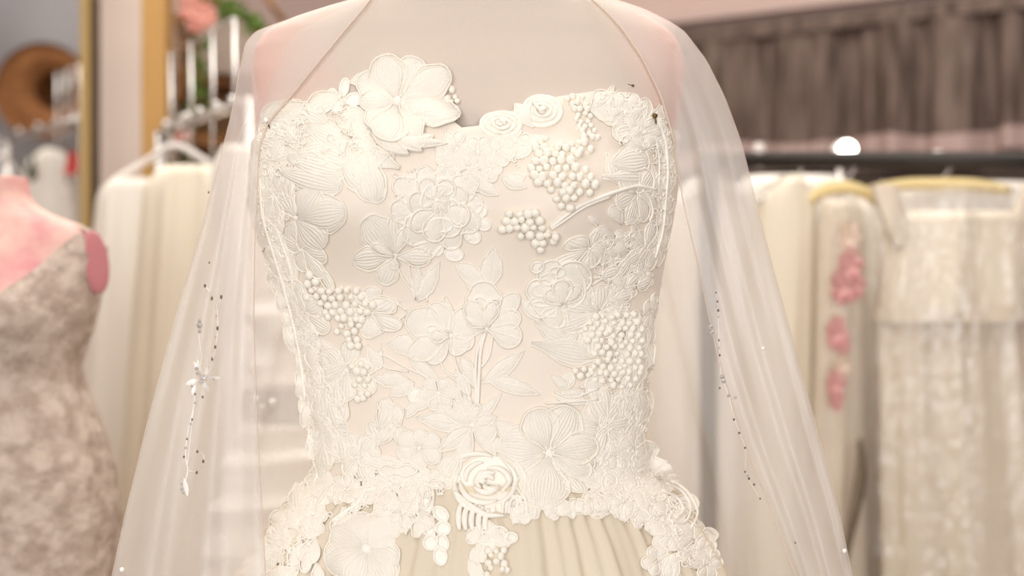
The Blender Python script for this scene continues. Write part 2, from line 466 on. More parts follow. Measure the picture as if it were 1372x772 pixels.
def crescent(cx, cy, r, a0, a1, thick, h, sq=1.0, drop=0):
    m = MB(); n = 14; pts = []; rad = []
    for i in range(n + 1):
        u = i / n; a = math.radians(a0 + (a1 - a0) * u)
        pts.append(S(cx + r * math.cos(a), cy - r * sq * math.sin(a), h)); rad.append(thick * .001 * (.25 + .75 * math.sin(math.pi * u) ** .7))
    m.tube(pts, rad, 7)
    return m
def rose(cx, cy, r, sq=.75, rot=0, thick=1.9):
    m = MB(); disc(m, cx, cy, r * 1.05, 1.0, 16, sq)
    ro = m.build('lace_rose', CORD, gown)
    for k, (rr, n, span) in enumerate(((.98, 5, 105), (.68, 4, 120), (.4, 3, 150), (.15, 2, 170))):
        for i in range(n):
            a = rot + 360 * i / n + k * 37
            crescent(cx + R.uniform(-1, 1), cy, r * rr, a, a + span, thick, 1.2 + k * .6, sq).build('rose_fold', CORD, ro)
    return ro
_bm = MB(); _bm.ball((0, 0, 0), 1, 10, 7); BERRY_ME = None
def berries(poly, step=10.5, rad=5.2, seed=1, thr=None, label=None):
    global BERRY_ME
    rr = random.Random(seed); pts = []
    xs = [p[0] for p in poly]; ys = [p[1] for p in poly]
    def inside(x, y):
        c = False; n = len(poly)
        for i in range(n):
            x1, y1 = poly[i]; x2, y2 = poly[(i + 1) % n]
            if (y1 > y) != (y2 > y) and x < (x2 - x1) * (y - y1) / (y2 - y1) + x1: c = not c
        return c
    y = min(ys); row = 0
    while y <= max(ys):
        x = min(xs) + (step / 2 if row % 2 else 0)
        while x <= max(xs):
            qx, qy = x + rr.uniform(-2.2, 2.2), y + rr.uniform(-2, 2)
            if inside(qx, qy): pts.append((qx, qy))
            x += step
        y += step * .84; row += 1
    m = MB()
    # little knotted stems under the berries
    for (x, y) in pts: disc(m, x, y, rad * .8, 1.4, 6)
    cl = m.build('berry_cluster', CORD, gown)
    if label: cl['label'] = label
    for (x, y) in pts:
        if BERRY_ME is None:
            o = _bm.build('berry', BERRY, None, origin=(0, 0, 0)); BERRY_ME = o.data; bpy.data.objects.remove(o)
        r = rad * rr.uniform(.8, 1.12) * .00063
        o = place('berry', BERRY_ME, S(x, y, rad * .30 + rr.uniform(.4, 1.6)), cl); o.scale = (r, r, r * rr.uniform(.85, 1.1))
    return cl
def poly_pts(poly, n, seed):
    rr = random.Random(seed); out = []
    xs = [p[0] for p in poly]; ys = [p[1] for p in poly]; tries = 0
    while len(out) < n and tries < 5000:
        tries += 1
        x, y = rr.uniform(min(xs), max(xs)), rr.uniform(min(ys), max(ys)); c = False
        for i in range(len(poly)):
            x1, y1 = poly[i]; x2, y2 = poly[(i + 1) % len(poly)]
            if (y1 > y) != (y2 > y) and x < (x2 - x1) * (y - y1) / (y2 - y1) + x1: c = not c
        if c: out.append((x, y))
    return out
def patch(poly, n, L, W, seed, ang=None, spread=180, tip=0, **k):
    """overlapping lace petals that fill a dense patch"""
    rr = random.Random(seed)
    for (x, y) in poly_pts(poly, n, seed):
        a = (ang if ang is not None else 0) + rr.uniform(-spread, spread)
        l = rr.uniform(L * .75, L * 1.25); ra = math.radians(a)
        m = MB(); petal_into(m, x - math.cos(ra) * l / 2, y + math.sin(ra) * l / 2, a, l, W * rr.uniform(.8, 1.2), tip, h0=rr.uniform(.4, 1.6), dome=rr.uniform(.8, 1.8), **k)
        m.build('lace_petal', RIB if k.get('ridges') else LACE, gown)
def squiggle(poly, n, seed, size=9, r=.7, h=.9):
    """fine corded loops, too small to count, worked into one piece of thread"""
    rr = random.Random(seed); m = MB()
    for (x, y) in poly_pts(poly, n, seed):
        a = rr.uniform(0, 6.28); k = rr.choice((1, 1, 2)); pts = []
        s = size * rr.uniform(.6, 1.2)
        for i in range(9):
            u = i / 8; th = a + u * (5.2 if k == 1 else 3.2); q = s * (.5 + .5 * math.cos(u * 9) * (k - 1) * .6)
            pts.append((x + q * math.cos(th), y - q * math.sin(th)))
        cord(pts, r * rr.uniform(.8, 1.25), h + rr.uniform(0, .8), 3, m=m, build=False, sides=4)
    o = m.build('corded_filling', CORD, gown); o['kind'] = 'stuff'; return o
def ell(cx, cy, rx, ry, rot=0, r=.9, h=1.2, fill=True, name='corded_loop'):
    a = math.radians(rot); m = MB(); pts = []
    for k in range(16):
        t = 2 * math.pi * k / 16; x, y = rx * math.cos(t), ry * math.sin(t)
        pts.append((cx + x * math.cos(a) - y * math.sin(a), cy + x * math.sin(a) + y * math.cos(a)))
    m.tube([S(x, y, h) for x, y in pts], r * .001, 5, closed=True)
    if fill:
        rows = [[S(cx + (x - cx) * q, cy + (y - cy) * q, hh) for x, y in pts] for q, hh in ((.95, .5), (.7, 1.1), (.3, 1.5), (.02, 1.5))]
        m.grid(rows, True)
    return m.build(name, CORD, gown)

# ------------------------------------------------------------------ lace layout
# -- the large raised bloom standing over the neckline
flower(533, 140, [(108, 62, 27, dict(lift=3, ridges=1, nv=14, dome=2.5, scal=.03, h0=2)), (66, 64, 26, dict(lift=2, ridges=1, nv=14, dome=2.5, scal=.03, h0=0.6)), (146, 60, 22, dict(lift=2, ridges=1, nv=14, dome=2.5, scal=.03, h0=0.8)), (30, 78, 24, dict(lift=4, ridges=1, nv=14, dome=2.5, scal=.03, h0=2.2)), (-12, 80, 22, dict(lift=3, ridges=1, nv=14, dome=2.5, scal=.03, h0=0.8)), (255, 58, 26, dict(lift=5, ridges=1, nv=14, dome=2.5, scal=.03, h0=3)), (296, 56, 22, dict(lift=4, ridges=1, nv=14, dome=2.5, scal=.03, h0=1.2)), (222, 50, 20, dict(lift=4, ridges=1, nv=14, dome=2.5, scal=.03, h0=1)), (180, 48, 15, dict(lift=2, ridges=1, nv=14, dome=2.5, scal=.03, h0=1.6))],
  7, 6, label='large padded bloom rising above the neckline')
leaf(505, 190, 600, 195, 8, lift=0, dome=4, h0=3); leaf(512, 176, 566, 206, 10, dome=4, h0=4, tip=1)
leaf(500, 185, 548, 210, 9, tip=1, dome=3, h0=4); leaf(540, 200, 582, 186, 9, tip=1, dome=3, h0=4)
berries([(578, 118), (600, 108), (614, 140), (606, 162), (585, 150)], 9, 4.2, 5)
berries([(540, 140), (562, 146), (590, 168), (575, 176), (548, 156)], 9, 4.2, 6)
# cut-outs and loops on the left of it
ell(462, 118, 6, 12, 10); ell(477, 134, 14, 8, -10); ell(452, 142, 8, 9); ell(478, 150, 12, 5, 20); ell(446, 128, 6, 8, 0)
patch([(470, 110), (515, 88), (520, 110), (486, 128)], 5, 26, 10, 3, 30, 40)
# -- dense lace over the left cup
patch([(352, 185), (380, 150), (440, 130), (470, 140), (500, 175), (515, 215), (480, 235), (440, 215), (385, 215), (350, 230)], 34, 46, 15, 11, 200, 50, ridges=1, nv=10)
for a in ((372, 205, 462, 232, 26), (362, 226, 456, 252, 20), (350, 200, 352, 262, 15), (400, 165, 470, 205, 22), (455, 195, 510, 268, 20), (452, 205, 495, 258, 18), (490, 205, 512, 262, 13)):
    leaf(*a, tip=0, ridges=1, nv=14, dome=2.4, scal=.03)
leaf(486, 222, 500, 270, 18, tip=0, ridges=1, nv=14, dome=2.6)
squiggle([(350, 185), (380, 150), (470, 140), (510, 215), (440, 220), (350, 240)], 60, 12, 8, .6, 2.6)
# pansy at the side of the left cup
flower(398, 292, [(8, 66, 26, dict(ridges=1, nv=16, scal=.03, dome=2.4)), (-48, 52, 24, dict(ridges=1, nv=14, scal=.03, dome=2)), (52, 48, 24, dict(ridges=1, nv=14, dome=2)), (120, 38, 18, dict(ridges=1, nv=10)), (-105, 30, 14, dict(ridges=1, nv=10))], 5, 2.6)
# -- peony in the middle of the bust
flower(588, 278, ring(10, 62, 19, 8, cord=1.0, scal=.05) + ring(8, 44, 15, 30, lift=1.5, h0=1.4, cord=1.0), 10, 3, label='many-petalled peony of corded lace')
for c in ((572, 262, 7, 16, 25), (610, 283, 8, 17, -18), (590, 300, 16, 9, 5), (594, 254, 13, 7, 0)): ell(*c, 1.1, 3.4)
flower(585, 268, ring(7, 17, 5, 0, h0=3, dome=1.6, cord=.6), 5, 5)
for c in ((642, 282, 11, 9, 0), (648, 300, 10, 8, 20), (634, 316, 11, 9, 40), (626, 262, 9, 8, 0), (618, 244, 9, 7, 20), (560, 322, 11, 9, 0), (585, 332, 9, 10, 0), (608, 340, 13, 9, 10), (545, 255, 9, 7, 30), (537, 300, 10, 8, 0), (548, 240, 9, 6, 0), (572, 233, 8, 6, 0), (598, 231, 8, 6, 0)): ell(*c, .9, 1.1)
squiggle([(525, 235), (560, 225), (640, 230), (660, 290), (640, 330), (580, 345), (535, 320)], 34, 21, 8, .65, 1.2)
# orchid to its lower left
flower(529, 342, [(128, 62, 24, dict(ridges=1, nv=14, scal=.04)), (186, 54, 17, dict(ridges=1, nv=12, scal=.03)), (248, 40, 15, dict(ridges=1, nv=10, scal=.03)), (-4, 48, 13, dict(ridges=1, nv=10)), (92, 56, 9, dict(ridges=1)), (150, 34, 7, dict(h0=2.4)), (265, 16, 6, dict(h0=2.4)), (70, 40, 8, {})], 5, 3)
cord([(530, 350), (540, 372), (556, 394)], .9); cord([(547, 352), (551, 375), (556, 402)], .9); cord([(574, 360), (573, 385), (572, 405)], .8)
leaf(560, 404, 588, 352, 11, scal=.03); leaf(558, 398, 560, 356, 6)
leaf(610, 352, 655, 384, 12); leaf(655, 386, 662, 330, 15, scal=.03, vein=True); leaf(628, 358, 640, 388, 12, tip=0)
# little flowers under the notch
for (x, y, r_, n, s_) in ((640, 205, 24, 6, 3), (612, 200, 20, 5, 10), (668, 206, 22, 6, 0), (628, 226, 20, 5, 30), (690, 190, 20, 5, 10), (657, 228, 18, 5, 0), (600, 222, 18, 5, 5)):
    flower(x, y, ring(n, r_, r_ * .36, s_, cord=.8), 4, 2.4)
leaf(636, 242, 668, 262, 9, tip=1, dome=2); leaf(640, 234, 660, 258, 7, tip=1, dome=2); leaf(690, 212, 716, 190, 9, tip=1)
leaf(680, 245, 705, 236, 8, tip=1); leaf(672, 238, 706, 252, 9, tip=1, dome=2)
squiggle([(590, 190), (625, 185), (700, 200), (690, 235), (600, 235)], 26, 22, 7, .65, 1.2)
patch([(585, 185), (625, 182), (640, 200), (600, 230), (580, 215)], 8, 24, 8, 23)
# -- two roses on the right neckline
rose(671, 168, 28, .6, 20, 1.5); rose(726, 150, 26, .8, 60, 1.6)
leaf(690, 140, 715, 172, 10, tip=1, dome=3); cord([(715, 143), (723, 152), (730, 150)], 1.6, 5)
leaf(648, 182, 700, 196, 8); leaf(695, 192, 735, 186, 7)
berries([(755, 128), (775, 126), (790, 150), (800, 178), (812, 190), (790, 196), (775, 180), (765, 150)], 9, 4.4, 31)
berries([(738, 198), (756, 188), (782, 186), (800, 196), (790, 204), (766, 212), (745, 214)], 10, 5.2, 32)
berries([(720, 190), (738, 196), (746, 214), (770, 218), (792, 240), (800, 246), (786, 262), (760, 256), (772, 268), (760, 282), (742, 272), (732, 250), (712, 244), (700, 226), (712, 214)], 11.5, 5.8, 33, label='raised cluster of round thread berries on the right cup')
berries([(668, 290), (690, 282), (712, 276), (735, 300), (752, 312), (744, 326), (722, 334), (704, 318), (688, 310), (672, 306)], 11, 5.8, 34)
cord([(738, 304), (752, 292), (775, 276), (800, 266), (822, 258), (850, 250), (876, 254)], 1.7, 1.8, 8)
cord([(738, 306), (756, 294), (780, 278), (815, 264)], 1.0, 2.4, 8); cord([(858, 254), (868, 266), (872, 284), (868, 296)], 1.4, 1.6)
# right cup: dense lace and striped ovals
leaf(812, 222, 868, 214, 25, tip=0, ridges=1, nv=16, dome=2.6, cord=.9); leaf(806, 238, 864, 238, 13, tip=0, ridges=1, nv=10, dome=2.4); leaf(812, 206, 826, 240, 10, tip=0, ridges=1)
patch([(800, 130), (850, 128), (880, 150), (895, 190), (870, 200), (830, 190), (806, 165)], 24, 34, 12, 41, 0, 180, ridges=1)
flower(836, 152, ring(6, 26, 9, 0, dome=2), 4, 3); flower(862, 178, ring(6, 22, 8, 0, dome=2), 4, 3)
squiggle([(795, 128), (850, 126), (895, 165), (900, 240), (870, 220), (830, 195)], 46, 42, 7, .6, 2)
for i, (x, y) in enumerate(((884, 168), (890, 192), (892, 216), (892, 242), (890, 268), (887, 294), (884, 318), (878, 340))):
    leaf(x, y - 14, x + 2, y + 18, 10, tip=1 if i % 2 else 0, ridges=1, dome=2)
cord([(878, 160), (888, 190), (891, 230), (888, 270), (884, 310), (874, 345)], 1.2, 2.6); cord([(872, 170), (880, 210), (880, 250)], 1.0, 2)
squiggle([(868, 180), (900, 190), (904, 250), (894, 320), (874, 350), (872, 280)], 60, 43, 6, .6, 1.8)
# butterfly loops and squiggled cords below the right stem
leaf(832, 300, 818, 276, 9, tip=0); leaf(836, 300, 856, 288, 8, tip=0); leaf(800, 300, 788, 290, 4); cord([(790, 292), (796, 300), (801, 306)], .8)
for pts in (((792, 312), (806, 308), (808, 320), (794, 326), (806, 330), (808, 342), (794, 340), (793, 328)), ((824, 318), (848, 314), (850, 326), (836, 332), (846, 338), (842, 346), (822, 346)),
            ((780, 360), (782, 348), (794, 348), (796, 362), (806, 366), (808, 348), (818, 350), (820, 364), (810, 370)), ((822, 352), (834, 350), (836, 366), (824, 366)),
            ((788, 372), (806, 372), (788, 384), (804, 390), (796, 400)), ((810, 384), (822, 382), (822, 396), (810, 398), (806, 392)), ((826, 372), (838, 370), (836, 390), (826, 392)), ((812, 402), (826, 400), (828, 414), (812, 416)),
            ((786, 400), (794, 408), (784, 418), (796, 424))): cord(pts, 1.0, 1.1, 5, name='corded_squiggle')
patch([(806, 310), (840, 316), (846, 345), (838, 380), (812, 380), (800, 340)], 9, 24, 9, 44, 90, 70, cord=.6)
patch([(846, 320), (876, 310), (872, 360), (850, 390), (838, 420), (824, 410)], 16, 26, 9, 45, 70, 60, ridges=1)
squiggle([(790, 310), (876, 310), (868, 370), (836, 425), (785, 420)], 46, 46, 7, .7, 1.2)
# -- rose-like bloom right of the middle
flower(754, 408, [(70, 62, 24, dict(cord=1.2)), (28, 44, 20, dict(cord=1.1)), (110, 60, 24, dict(cord=1.1, scal=.05)), (150, 52, 20, dict(cord=1.1, scal=.04)), (185, 48, 15, dict(cord=1.2)), (235, 34, 17, dict(cord=1)), (-40, 40, 14, dict(cord=1.2)), (-8, 40, 12, dict(cord=1)), (95, 36, 13, dict(h0=2.6, cord=1.1)), (140, 30, 11, dict(h0=2.6, cord=1)), (50, 34, 10, dict(h0=2.6))], 7, 3.4, label='corded open rose right of the middle')
for c in ((734, 372, 12, 8, -20), (722, 388, 10, 8, 0), (746, 362, 10, 7, 0), (760, 380, 8, 7, 0), (748, 396, 10, 6, 10), (720, 356, 9, 7, -30)): ell(*c, 1, 2.6)
cord([(712, 405), (728, 402), (745, 414), (740, 424), (722, 420), (712, 405)], 1.1, 2); cord([(770, 354), (782, 376), (780, 400), (766, 412)], 1.2, 2.4)
leaf(700, 400, 722, 430, 9); leaf(716, 432, 760, 455, 14, tip=0, scal=.05, ridges=1); leaf(712, 460, 800, 476, 22, tip=0, ridges=1, nv=14, scal=.02, dome=2); leaf(740, 470, 800, 480, 14, tip=1, ridges=1)
leaf(758, 418, 790, 410, 10, cord=1.1)
# -- berries on the left and their leaves
berries([(418, 362), (428, 358), (432, 378), (476, 380), (480, 388), (512, 404), (498, 414), (488, 432), (480, 446), (452, 448), (444, 430), (436, 414), (414, 400), (414, 384)], 11.5, 5.6, 51, label='berry cluster on the left of the bodice')
berries([(462, 448), (482, 446), (490, 462), (480, 468), (468, 462)], 11, 5.4, 52); berries([(468, 482), (500, 480), (494, 500), (498, 520), (492, 542), (478, 540), (474, 510)], 11, 5.4, 53)
leaf(484, 416, 536, 404, 15, vein=True); leaf(482, 436, 512, 446, 13, scal=.03); leaf(486, 400, 512, 388, 11)
cord([(512, 446), (530, 432), (545, 420)], .9); cord([(530, 404), (545, 416)], .9); cord([(495, 476), (515, 476), (548, 494), (575, 505)], .9); cord([(510, 460), (514, 490), (548, 498)], .8); cord([(513, 470), (505, 500), (530, 516)], .8)
leaf(492, 462, 510, 494, 9, tip=0)
# -- iris pair in the middle
flower(652, 440, [(172, 50, 25, dict(cord=1, scal=.03)), (95, 62, 24, dict(cord=1, scal=.03)), (48, 62, 13, dict(cord=1)), (22, 48, 14, dict(cord=1)), (-18, 48, 17, dict(cord=1, vein=True)), (125, 44, 14, dict(h0=2, cord=1)), (75, 38, 10, dict(h0=2.4)), (148, 30, 9, dict(h0=2.6))], 5, 3)
ell(644, 404, 9, 6, 20, 1.1, 3); ell(662, 406, 9, 6, -20, 1.1, 3); ell(640, 420, 7, 5, 0, 1, 3)
flower(604, 450, [(155, 62, 24, dict(cord=1, scal=.04)), (120, 50, 16, dict(cord=1, scal=.02)), (98, 54, 8, dict(cord=1, tip=1)), (205, 60, 17, dict(cord=1, scal=.03)), (232, 46, 12, dict(cord=1)), (-52, 28, 14, dict(cord=1.1)), (-20, 32, 13, dict(cord=1.1)), (180, 26, 9, dict(h0=2.6, cord=1))], 5, 3)
ell(586, 448, 11, 8, -10, 1.2, 2.4); ell(580, 440, 8, 5, 0, 1.1, 3); leaf(560, 462, 520, 460, 14, scal=.04); leaf(588, 470, 535, 470, 14, scal=.03); leaf(550, 480, 590, 512, 8)
cord([(650, 446), (644, 470), (642, 500), (640, 545)], 1.7, 1.2, 8); cord([(646, 448), (638, 480), (637, 545)], 1.3, 1.2, 8); cord([(660, 446), (656, 475), (645, 492)], 1.1)
cord([(606, 465), (612, 492), (622, 515), (632, 540)], 1.1); cord([(588, 478), (596, 496), (612, 505)], 1.0)
leaf(645, 513, 706, 476, 11, bend=-.1, vein=True); leaf(652, 508, 724, 522, 11, bend=.1, vein=True); leaf(636, 520, 620, 478, 8, tip=0); leaf(630, 530, 610, 496, 7); leaf(618, 540, 600, 505, 6)
# -- spray below: small flower, lily leaves
flower(588, 527, [(5, 22, 9, {}), (62, 22, 9, {}), (140, 26, 9, {}), (190, 30, 9, {}), (250, 24, 8, {}), (310, 24, 8, {})], 4, 2.6)
ell(556, 529, 10, 8, -60, 1, 1.2); leaf(580, 536, 543, 548, 8); leaf(555, 512, 522, 530, 10); leaf(550, 510, 500, 508, 11, scal=.04)
flower(633, 570, [(172, 76, 13, dict(tip=1, vein=True, cord=.9)), (218, 58, 12, dict(tip=1, vein=True, cord=.9)), (150, 54, 8, dict(tip=1)), (128, 44, 8, dict(tip=1)), (105, 44, 8, dict(tip=1)), (48, 58, 7, dict(tip=1)), (20, 34, 9, dict(tip=1)), (-28, 34, 15, dict(cord=1)), (-52, 52, 8, dict(tip=1)), (250, 50, 12, dict(scal=.02)), (75, 30, 7, {})], 5, 3)
leaf(622, 602, 590, 642, 15, tip=0, ridges=1); leaf(660, 560, 690, 588, 12, tip=0); leaf(650, 588, 680, 604, 9, tip=1)
leaf(560, 540, 545, 560, 6); leaf(585, 545, 600, 555, 6)
# scalloped lace fragment
patch([(498, 545), (528, 535), (540, 575), (530, 600), (512, 606), (502, 580)], 9, 30, 12, 61, 90, 50, ridges=1, scal=.05)
flower(562, 600, [(150, 32, 14, {}), (90, 26, 10, {}), (30, 30, 12, {}), (-30, 32, 12, {}), (-100, 30, 14, {}), (200, 30, 12, {})], 7, 1.4)
flower(490, 603, ring(5, 21, 8.5, 54, cord=.9), 3, 2.4); leaf(505, 612, 540, 620, 5); leaf(540, 622, 545, 598, 7)
# lip shape, squiggles and small flowers near the waist
leaf(506, 632, 560, 628, 11, tip=0, cord=1); cord([(508, 628), (520, 622), (532, 626), (546, 622), (560, 630), (545, 638), (530, 634), (515, 638), (508, 628)], 1.1, 2.4)
for (x, y, r_, n) in ((503, 648, 15, 5), (522, 650, 16, 5), (541, 652, 15, 5), (464, 656, 22, 7), (521, 678, 18, 6), (535, 694, 22, 6), (550, 672, 16, 5), (500, 664, 13, 5), (478, 668, 16, 5), (560, 648, 15, 5), (510, 700, 18, 5), (420, 690, 20, 6), (400, 694, 16, 5), (575, 645, 18, 5), (600, 642, 16, 4)):
    flower(x, y, ring(n, r_, r_ * .38, R.uniform(0, 60), cord=.85), 3.5, 2.6)
cord([(446, 700), (462, 688), (480, 676), (490, 660), (505, 654)], 1.5, 2); cord([(480, 676), (478, 690), (476, 702)], 1.2, 2)
leaf(436, 618, 428, 678, 22, tip=0, dome=2.2, nv=10); leaf(470, 612, 470, 634, 5); leaf(468, 600, 466, 620, 7)
squiggle([(440, 650), (500, 640), (560, 640), (600, 650), (560, 705), (460, 705)], 60, 62, 8, .75, 1.6)
# oval drops
ell(570, 672, 11, 23, 8, 1.2, 1.6); ell(572, 670, 5, 14, 8, .9, 2.4, False); ell(591, 690, 12, 8, 40, 1.1, 1.6); ell(575, 707, 8, 12, 0, 1.1, 1.6); ell(594, 709, 10, 9, 0, 1.1, 1.6); ell(577, 728, 9, 10, 20, 1.1, 1.6); ell(593, 728, 8, 11, -20, 1.1, 1.6); ell(590, 746, 9, 12, -10, 1, 1.4)
cord([(582, 680), (581, 700), (583, 724)], 1.0, 1.8)
# -- padded rose
m = MB(); disc(m, 656, 652, 44, 1.2, 18, .95); rp = m.build('padded_rose', CORD, gown); rp['label'] = 'thickly padded rose at the waist'
for (cx, cy, r, a0, a1, th, h, sq) in ((652, 646, 9, 0, 250, 2.6, 5, 1), (655, 648, 17, 60, 230, 2.6, 4.2, .9), (652, 652, 18, 200, 340, 2.6, 4.2, .7), (660, 646, 22, -60, 110, 2.6, 3.8, .9), (650, 640, 26, 95, 200, 2.4, 3.2, .8),
    (660, 646, 31, -80, 60, 2.4, 2.8, 1), (650, 650, 33, 170, 300, 2.6, 3, .8), (650, 652, 41, 150, 250, 2.4, 2.2, .9), (664, 648, 40, -50, 50, 2.2, 2, 1), (640, 640, 40, 60, 130, 2.2, 1.8, .8), (654, 640, 13, 110, 260, 2.3, 5.4, .8), (658, 656, 10, 180, 340, 2.3, 5.2, .6)):
    crescent(cx, cy, r, a0, a1, th, h, sq).build('rose_fold', CORD, rp)
for i, x in enumerate((616, 625, 634, 643, 652)):
    m = MB(); c = cr([(x + 4, 672 + i * 3), (x - 1, 686 + i * 2), (x - 2, 700 + i * 1.5), (x, 712)], 4); m.tube([S(q[0], q[1], 2.4) for q in c], [.0013 + .0012 * math.sin(math.pi * k / (len(c) - 1)) for k in range(len(c))], 7); m.build('rose_fold', CORD, rp)
m = MB(); c = cr([(610, 662), (630, 680), (650, 692), (676, 694)], 5); m.tube([S(q[0], q[1], 3.6) for q in c], [.001 + .0016 * math.sin(math.pi * k / (len(c) - 1)) for k in range(len(c))], 7); m.build('rose_fold', CORD, rp)
for i in range(3):
    m = MB(); c = cr([(672 + 9 * i, 690), (676 + 9 * i, 672), (690 + 6 * i, 668), (694 + 6 * i, 690)], 4); m.tube([S(q[0], q[1], 2.2) for q in c], .0014, 6); m.build('rose_fold', CORD, rp)
# -- large pansy right of the waist
flower(734, 606, [(172, 64, 30, dict(ridges=1, nv=16, cord=1, scal=.025, dome=2.2, h0=0.5)), (108, 60, 26, dict(ridges=1, nv=16, cord=1, scal=.025, dome=2.2, h0=1.8)), (62, 66, 28, dict(ridges=1, nv=16, cord=1, scal=.025, dome=2.2, h0=0.8)), (8, 64, 22, dict(ridges=1, nv=16, cord=1, scal=.025, dome=2.2, h0=1.6)), (-30, 62, 20, dict(ridges=1, nv=16, cord=1, scal=.025, dome=2.2, h0=0.6)), (262, 76, 36, dict(ridges=1, nv=16, cord=1, scal=.025, dome=2.2, h0=1.2)), (222, 60, 18, dict(ridges=1, nv=16, cord=1, scal=.025, dome=2.2, h0=0.4))], 8, 3.6, cluster=True, label='large ribbed pansy of raised lace')
# above the pansy
leaf(742, 530, 790, 540, 7, tip=1); cord([(742, 524), (758, 532), (775, 530), (800, 520)], 1, 2); cord([(730, 540), (765, 538), (800, 535)], 1, 2); patch([(746, 505), (800, 505), (810, 530), (760, 540)], 9, 26, 7, 71, 20, 60)
berries([(764, 488), (790, 486), (796, 506), (776, 512), (766, 500)], 10.5, 5, 72)
berries([(782, 424), (850, 414), (862, 440), (856, 500), (838, 520), (800, 516), (786, 496), (792, 476), (780, 440)], 10.2, 4.8, 73, label='dense berry cluster on the right side of the waist')
patch([(790, 520), (840, 520), (840, 575), (815, 580), (800, 556)], 16, 36, 10, 74, 80, 40, ridges=1)
patch([(832, 430), (870, 420), (868, 520), (862, 600), (840, 600), (836, 520)], 26, 36, 9, 75, 90, 25, ridges=1)
squiggle([(795, 430), (866, 420), (862, 600), (838, 600), (835, 540), (795, 545)], 90, 76, 7, .65, 1.6)
# right hip lace
patch([(800, 600), (830, 590), (862, 600), (900, 640), (930, 690), (905, 700), (860, 690), (800, 680), (786, 660)], 34, 34, 11, 77, 0, 180)
for (x, y, r_, n) in ((826, 612, 22, 6), (850, 636, 24, 6), (826, 648, 22, 6), (884, 642, 22, 7), (872, 678, 24, 6), (838, 676, 22, 6), (930, 726, 30, 7), (900, 720, 20, 5), (880, 752, 22, 6), (945, 756, 20, 6), (806, 664, 22, 5)):
    flower(x, y, ring(n, r_, r_ * .36, R.uniform(0, 60), cord=.85), 4, 2.6)
cord([(890, 650), (912, 662), (922, 684), (914, 702), (896, 700)], 1.4, 2.4); cord([(884, 660), (904, 670), (912, 686), (902, 696)], 1.3, 2.6); cord([(896, 644), (922, 662), (932, 690), (922, 710)], 1.2, 2.4)
squiggle([(800, 600), (862, 600), (930, 680), (960, 760), (900, 760), (880, 710), (800, 690)], 120, 78, 8, .7, 1.8)
patch([(868, 720), (900, 700), (950, 720), (965, 768), (880, 768)], 22, 26, 8, 79)
# scallops along the waist
for (x, y, a) in ((732, 690, 250), (752, 692, 270), (772, 690, 240), (788, 688, 300), (716, 692, 240), (812, 682, 270), (826, 686, 290), (842, 694, 270), (800, 684, 250), (858, 706, 280), (874, 714, 290), (700, 694, 230), (690, 702, 280), (548, 708, 270), (566, 708, 290), (530, 708, 260), (514, 712, 280)):
    for d in (-34, 8, 46):
        q = math.radians(a + d); m = MB(); petal_into(m, x - 10 * math.cos(q) + R.uniform(-4, 4), y - 12 + 8 * math.sin(q) + R.uniform(-4, 3), a + d + R.uniform(-18, 18), R.uniform(18, 30), R.uniform(6, 10), R.choice((0, 0, 1)), h0=R.uniform(1, 2.4), dome=1.2, scal=.08); m.build('lace_scallop', LACE, gown)
leaf(780, 668, 812, 690, 14, tip=0); leaf(700, 690, 724, 676, 10, tip=0)
# large petals over the skirt on the left
flower(492, 736, [(150, 52, 26, dict(dome=3.5, ridges=1, nv=12)), (110, 50, 24, dict(dome=3.5)), (60, 50, 24, dict(dome=3.5)), (25, 40, 20, dict(dome=3)), (200, 58, 28, dict(dome=3.5, ridges=1, nv=12)), (245, 56, 28, dict(dome=3.5, ridges=1, nv=12)), (295, 58, 30, dict(dome=3.5, ridges=1, nv=12)), (335, 46, 22, dict(dome=3, ridges=1))], 8, 4, label='soft wide-petalled flower on the skirt')
patch([(430, 690), (520, 700), (540, 715), (470, 725), (440, 710)], 12, 30, 11, 81, 250, 50)
patch([(395, 670), (430, 690), (430, 772), (335, 772), (345, 735)], 22, 34, 9, 82, 230, 50)
squiggle([(395, 660), (450, 690), (420, 740), (370, 772), (335, 765), (365, 705)], 70, 83, 8, .7, 1.4)
patch([(400, 640), (432, 628), (440, 670), (420, 700), (385, 690)], 14, 34, 11, 86, 240, 50, ridges=1)
patch([(396, 664), (412, 676), (352, 765), (326, 765)], 16, 30, 9, 87, 235, 30)
# band hanging below the padded rose
patch([(632, 712), (668, 708), (690, 715), (684, 735), (660, 738), (655, 772), (632, 772)], 14, 24, 9, 84, 270, 40)
berries([(652, 735), (676, 730), (680, 768), (650, 772)], 10, 4.6, 85)
for c in ((668, 716, 12, 9, 10), (684, 722, 9, 7, 0), (650, 722, 10, 8, 0)): ell(*c, 1, 2)
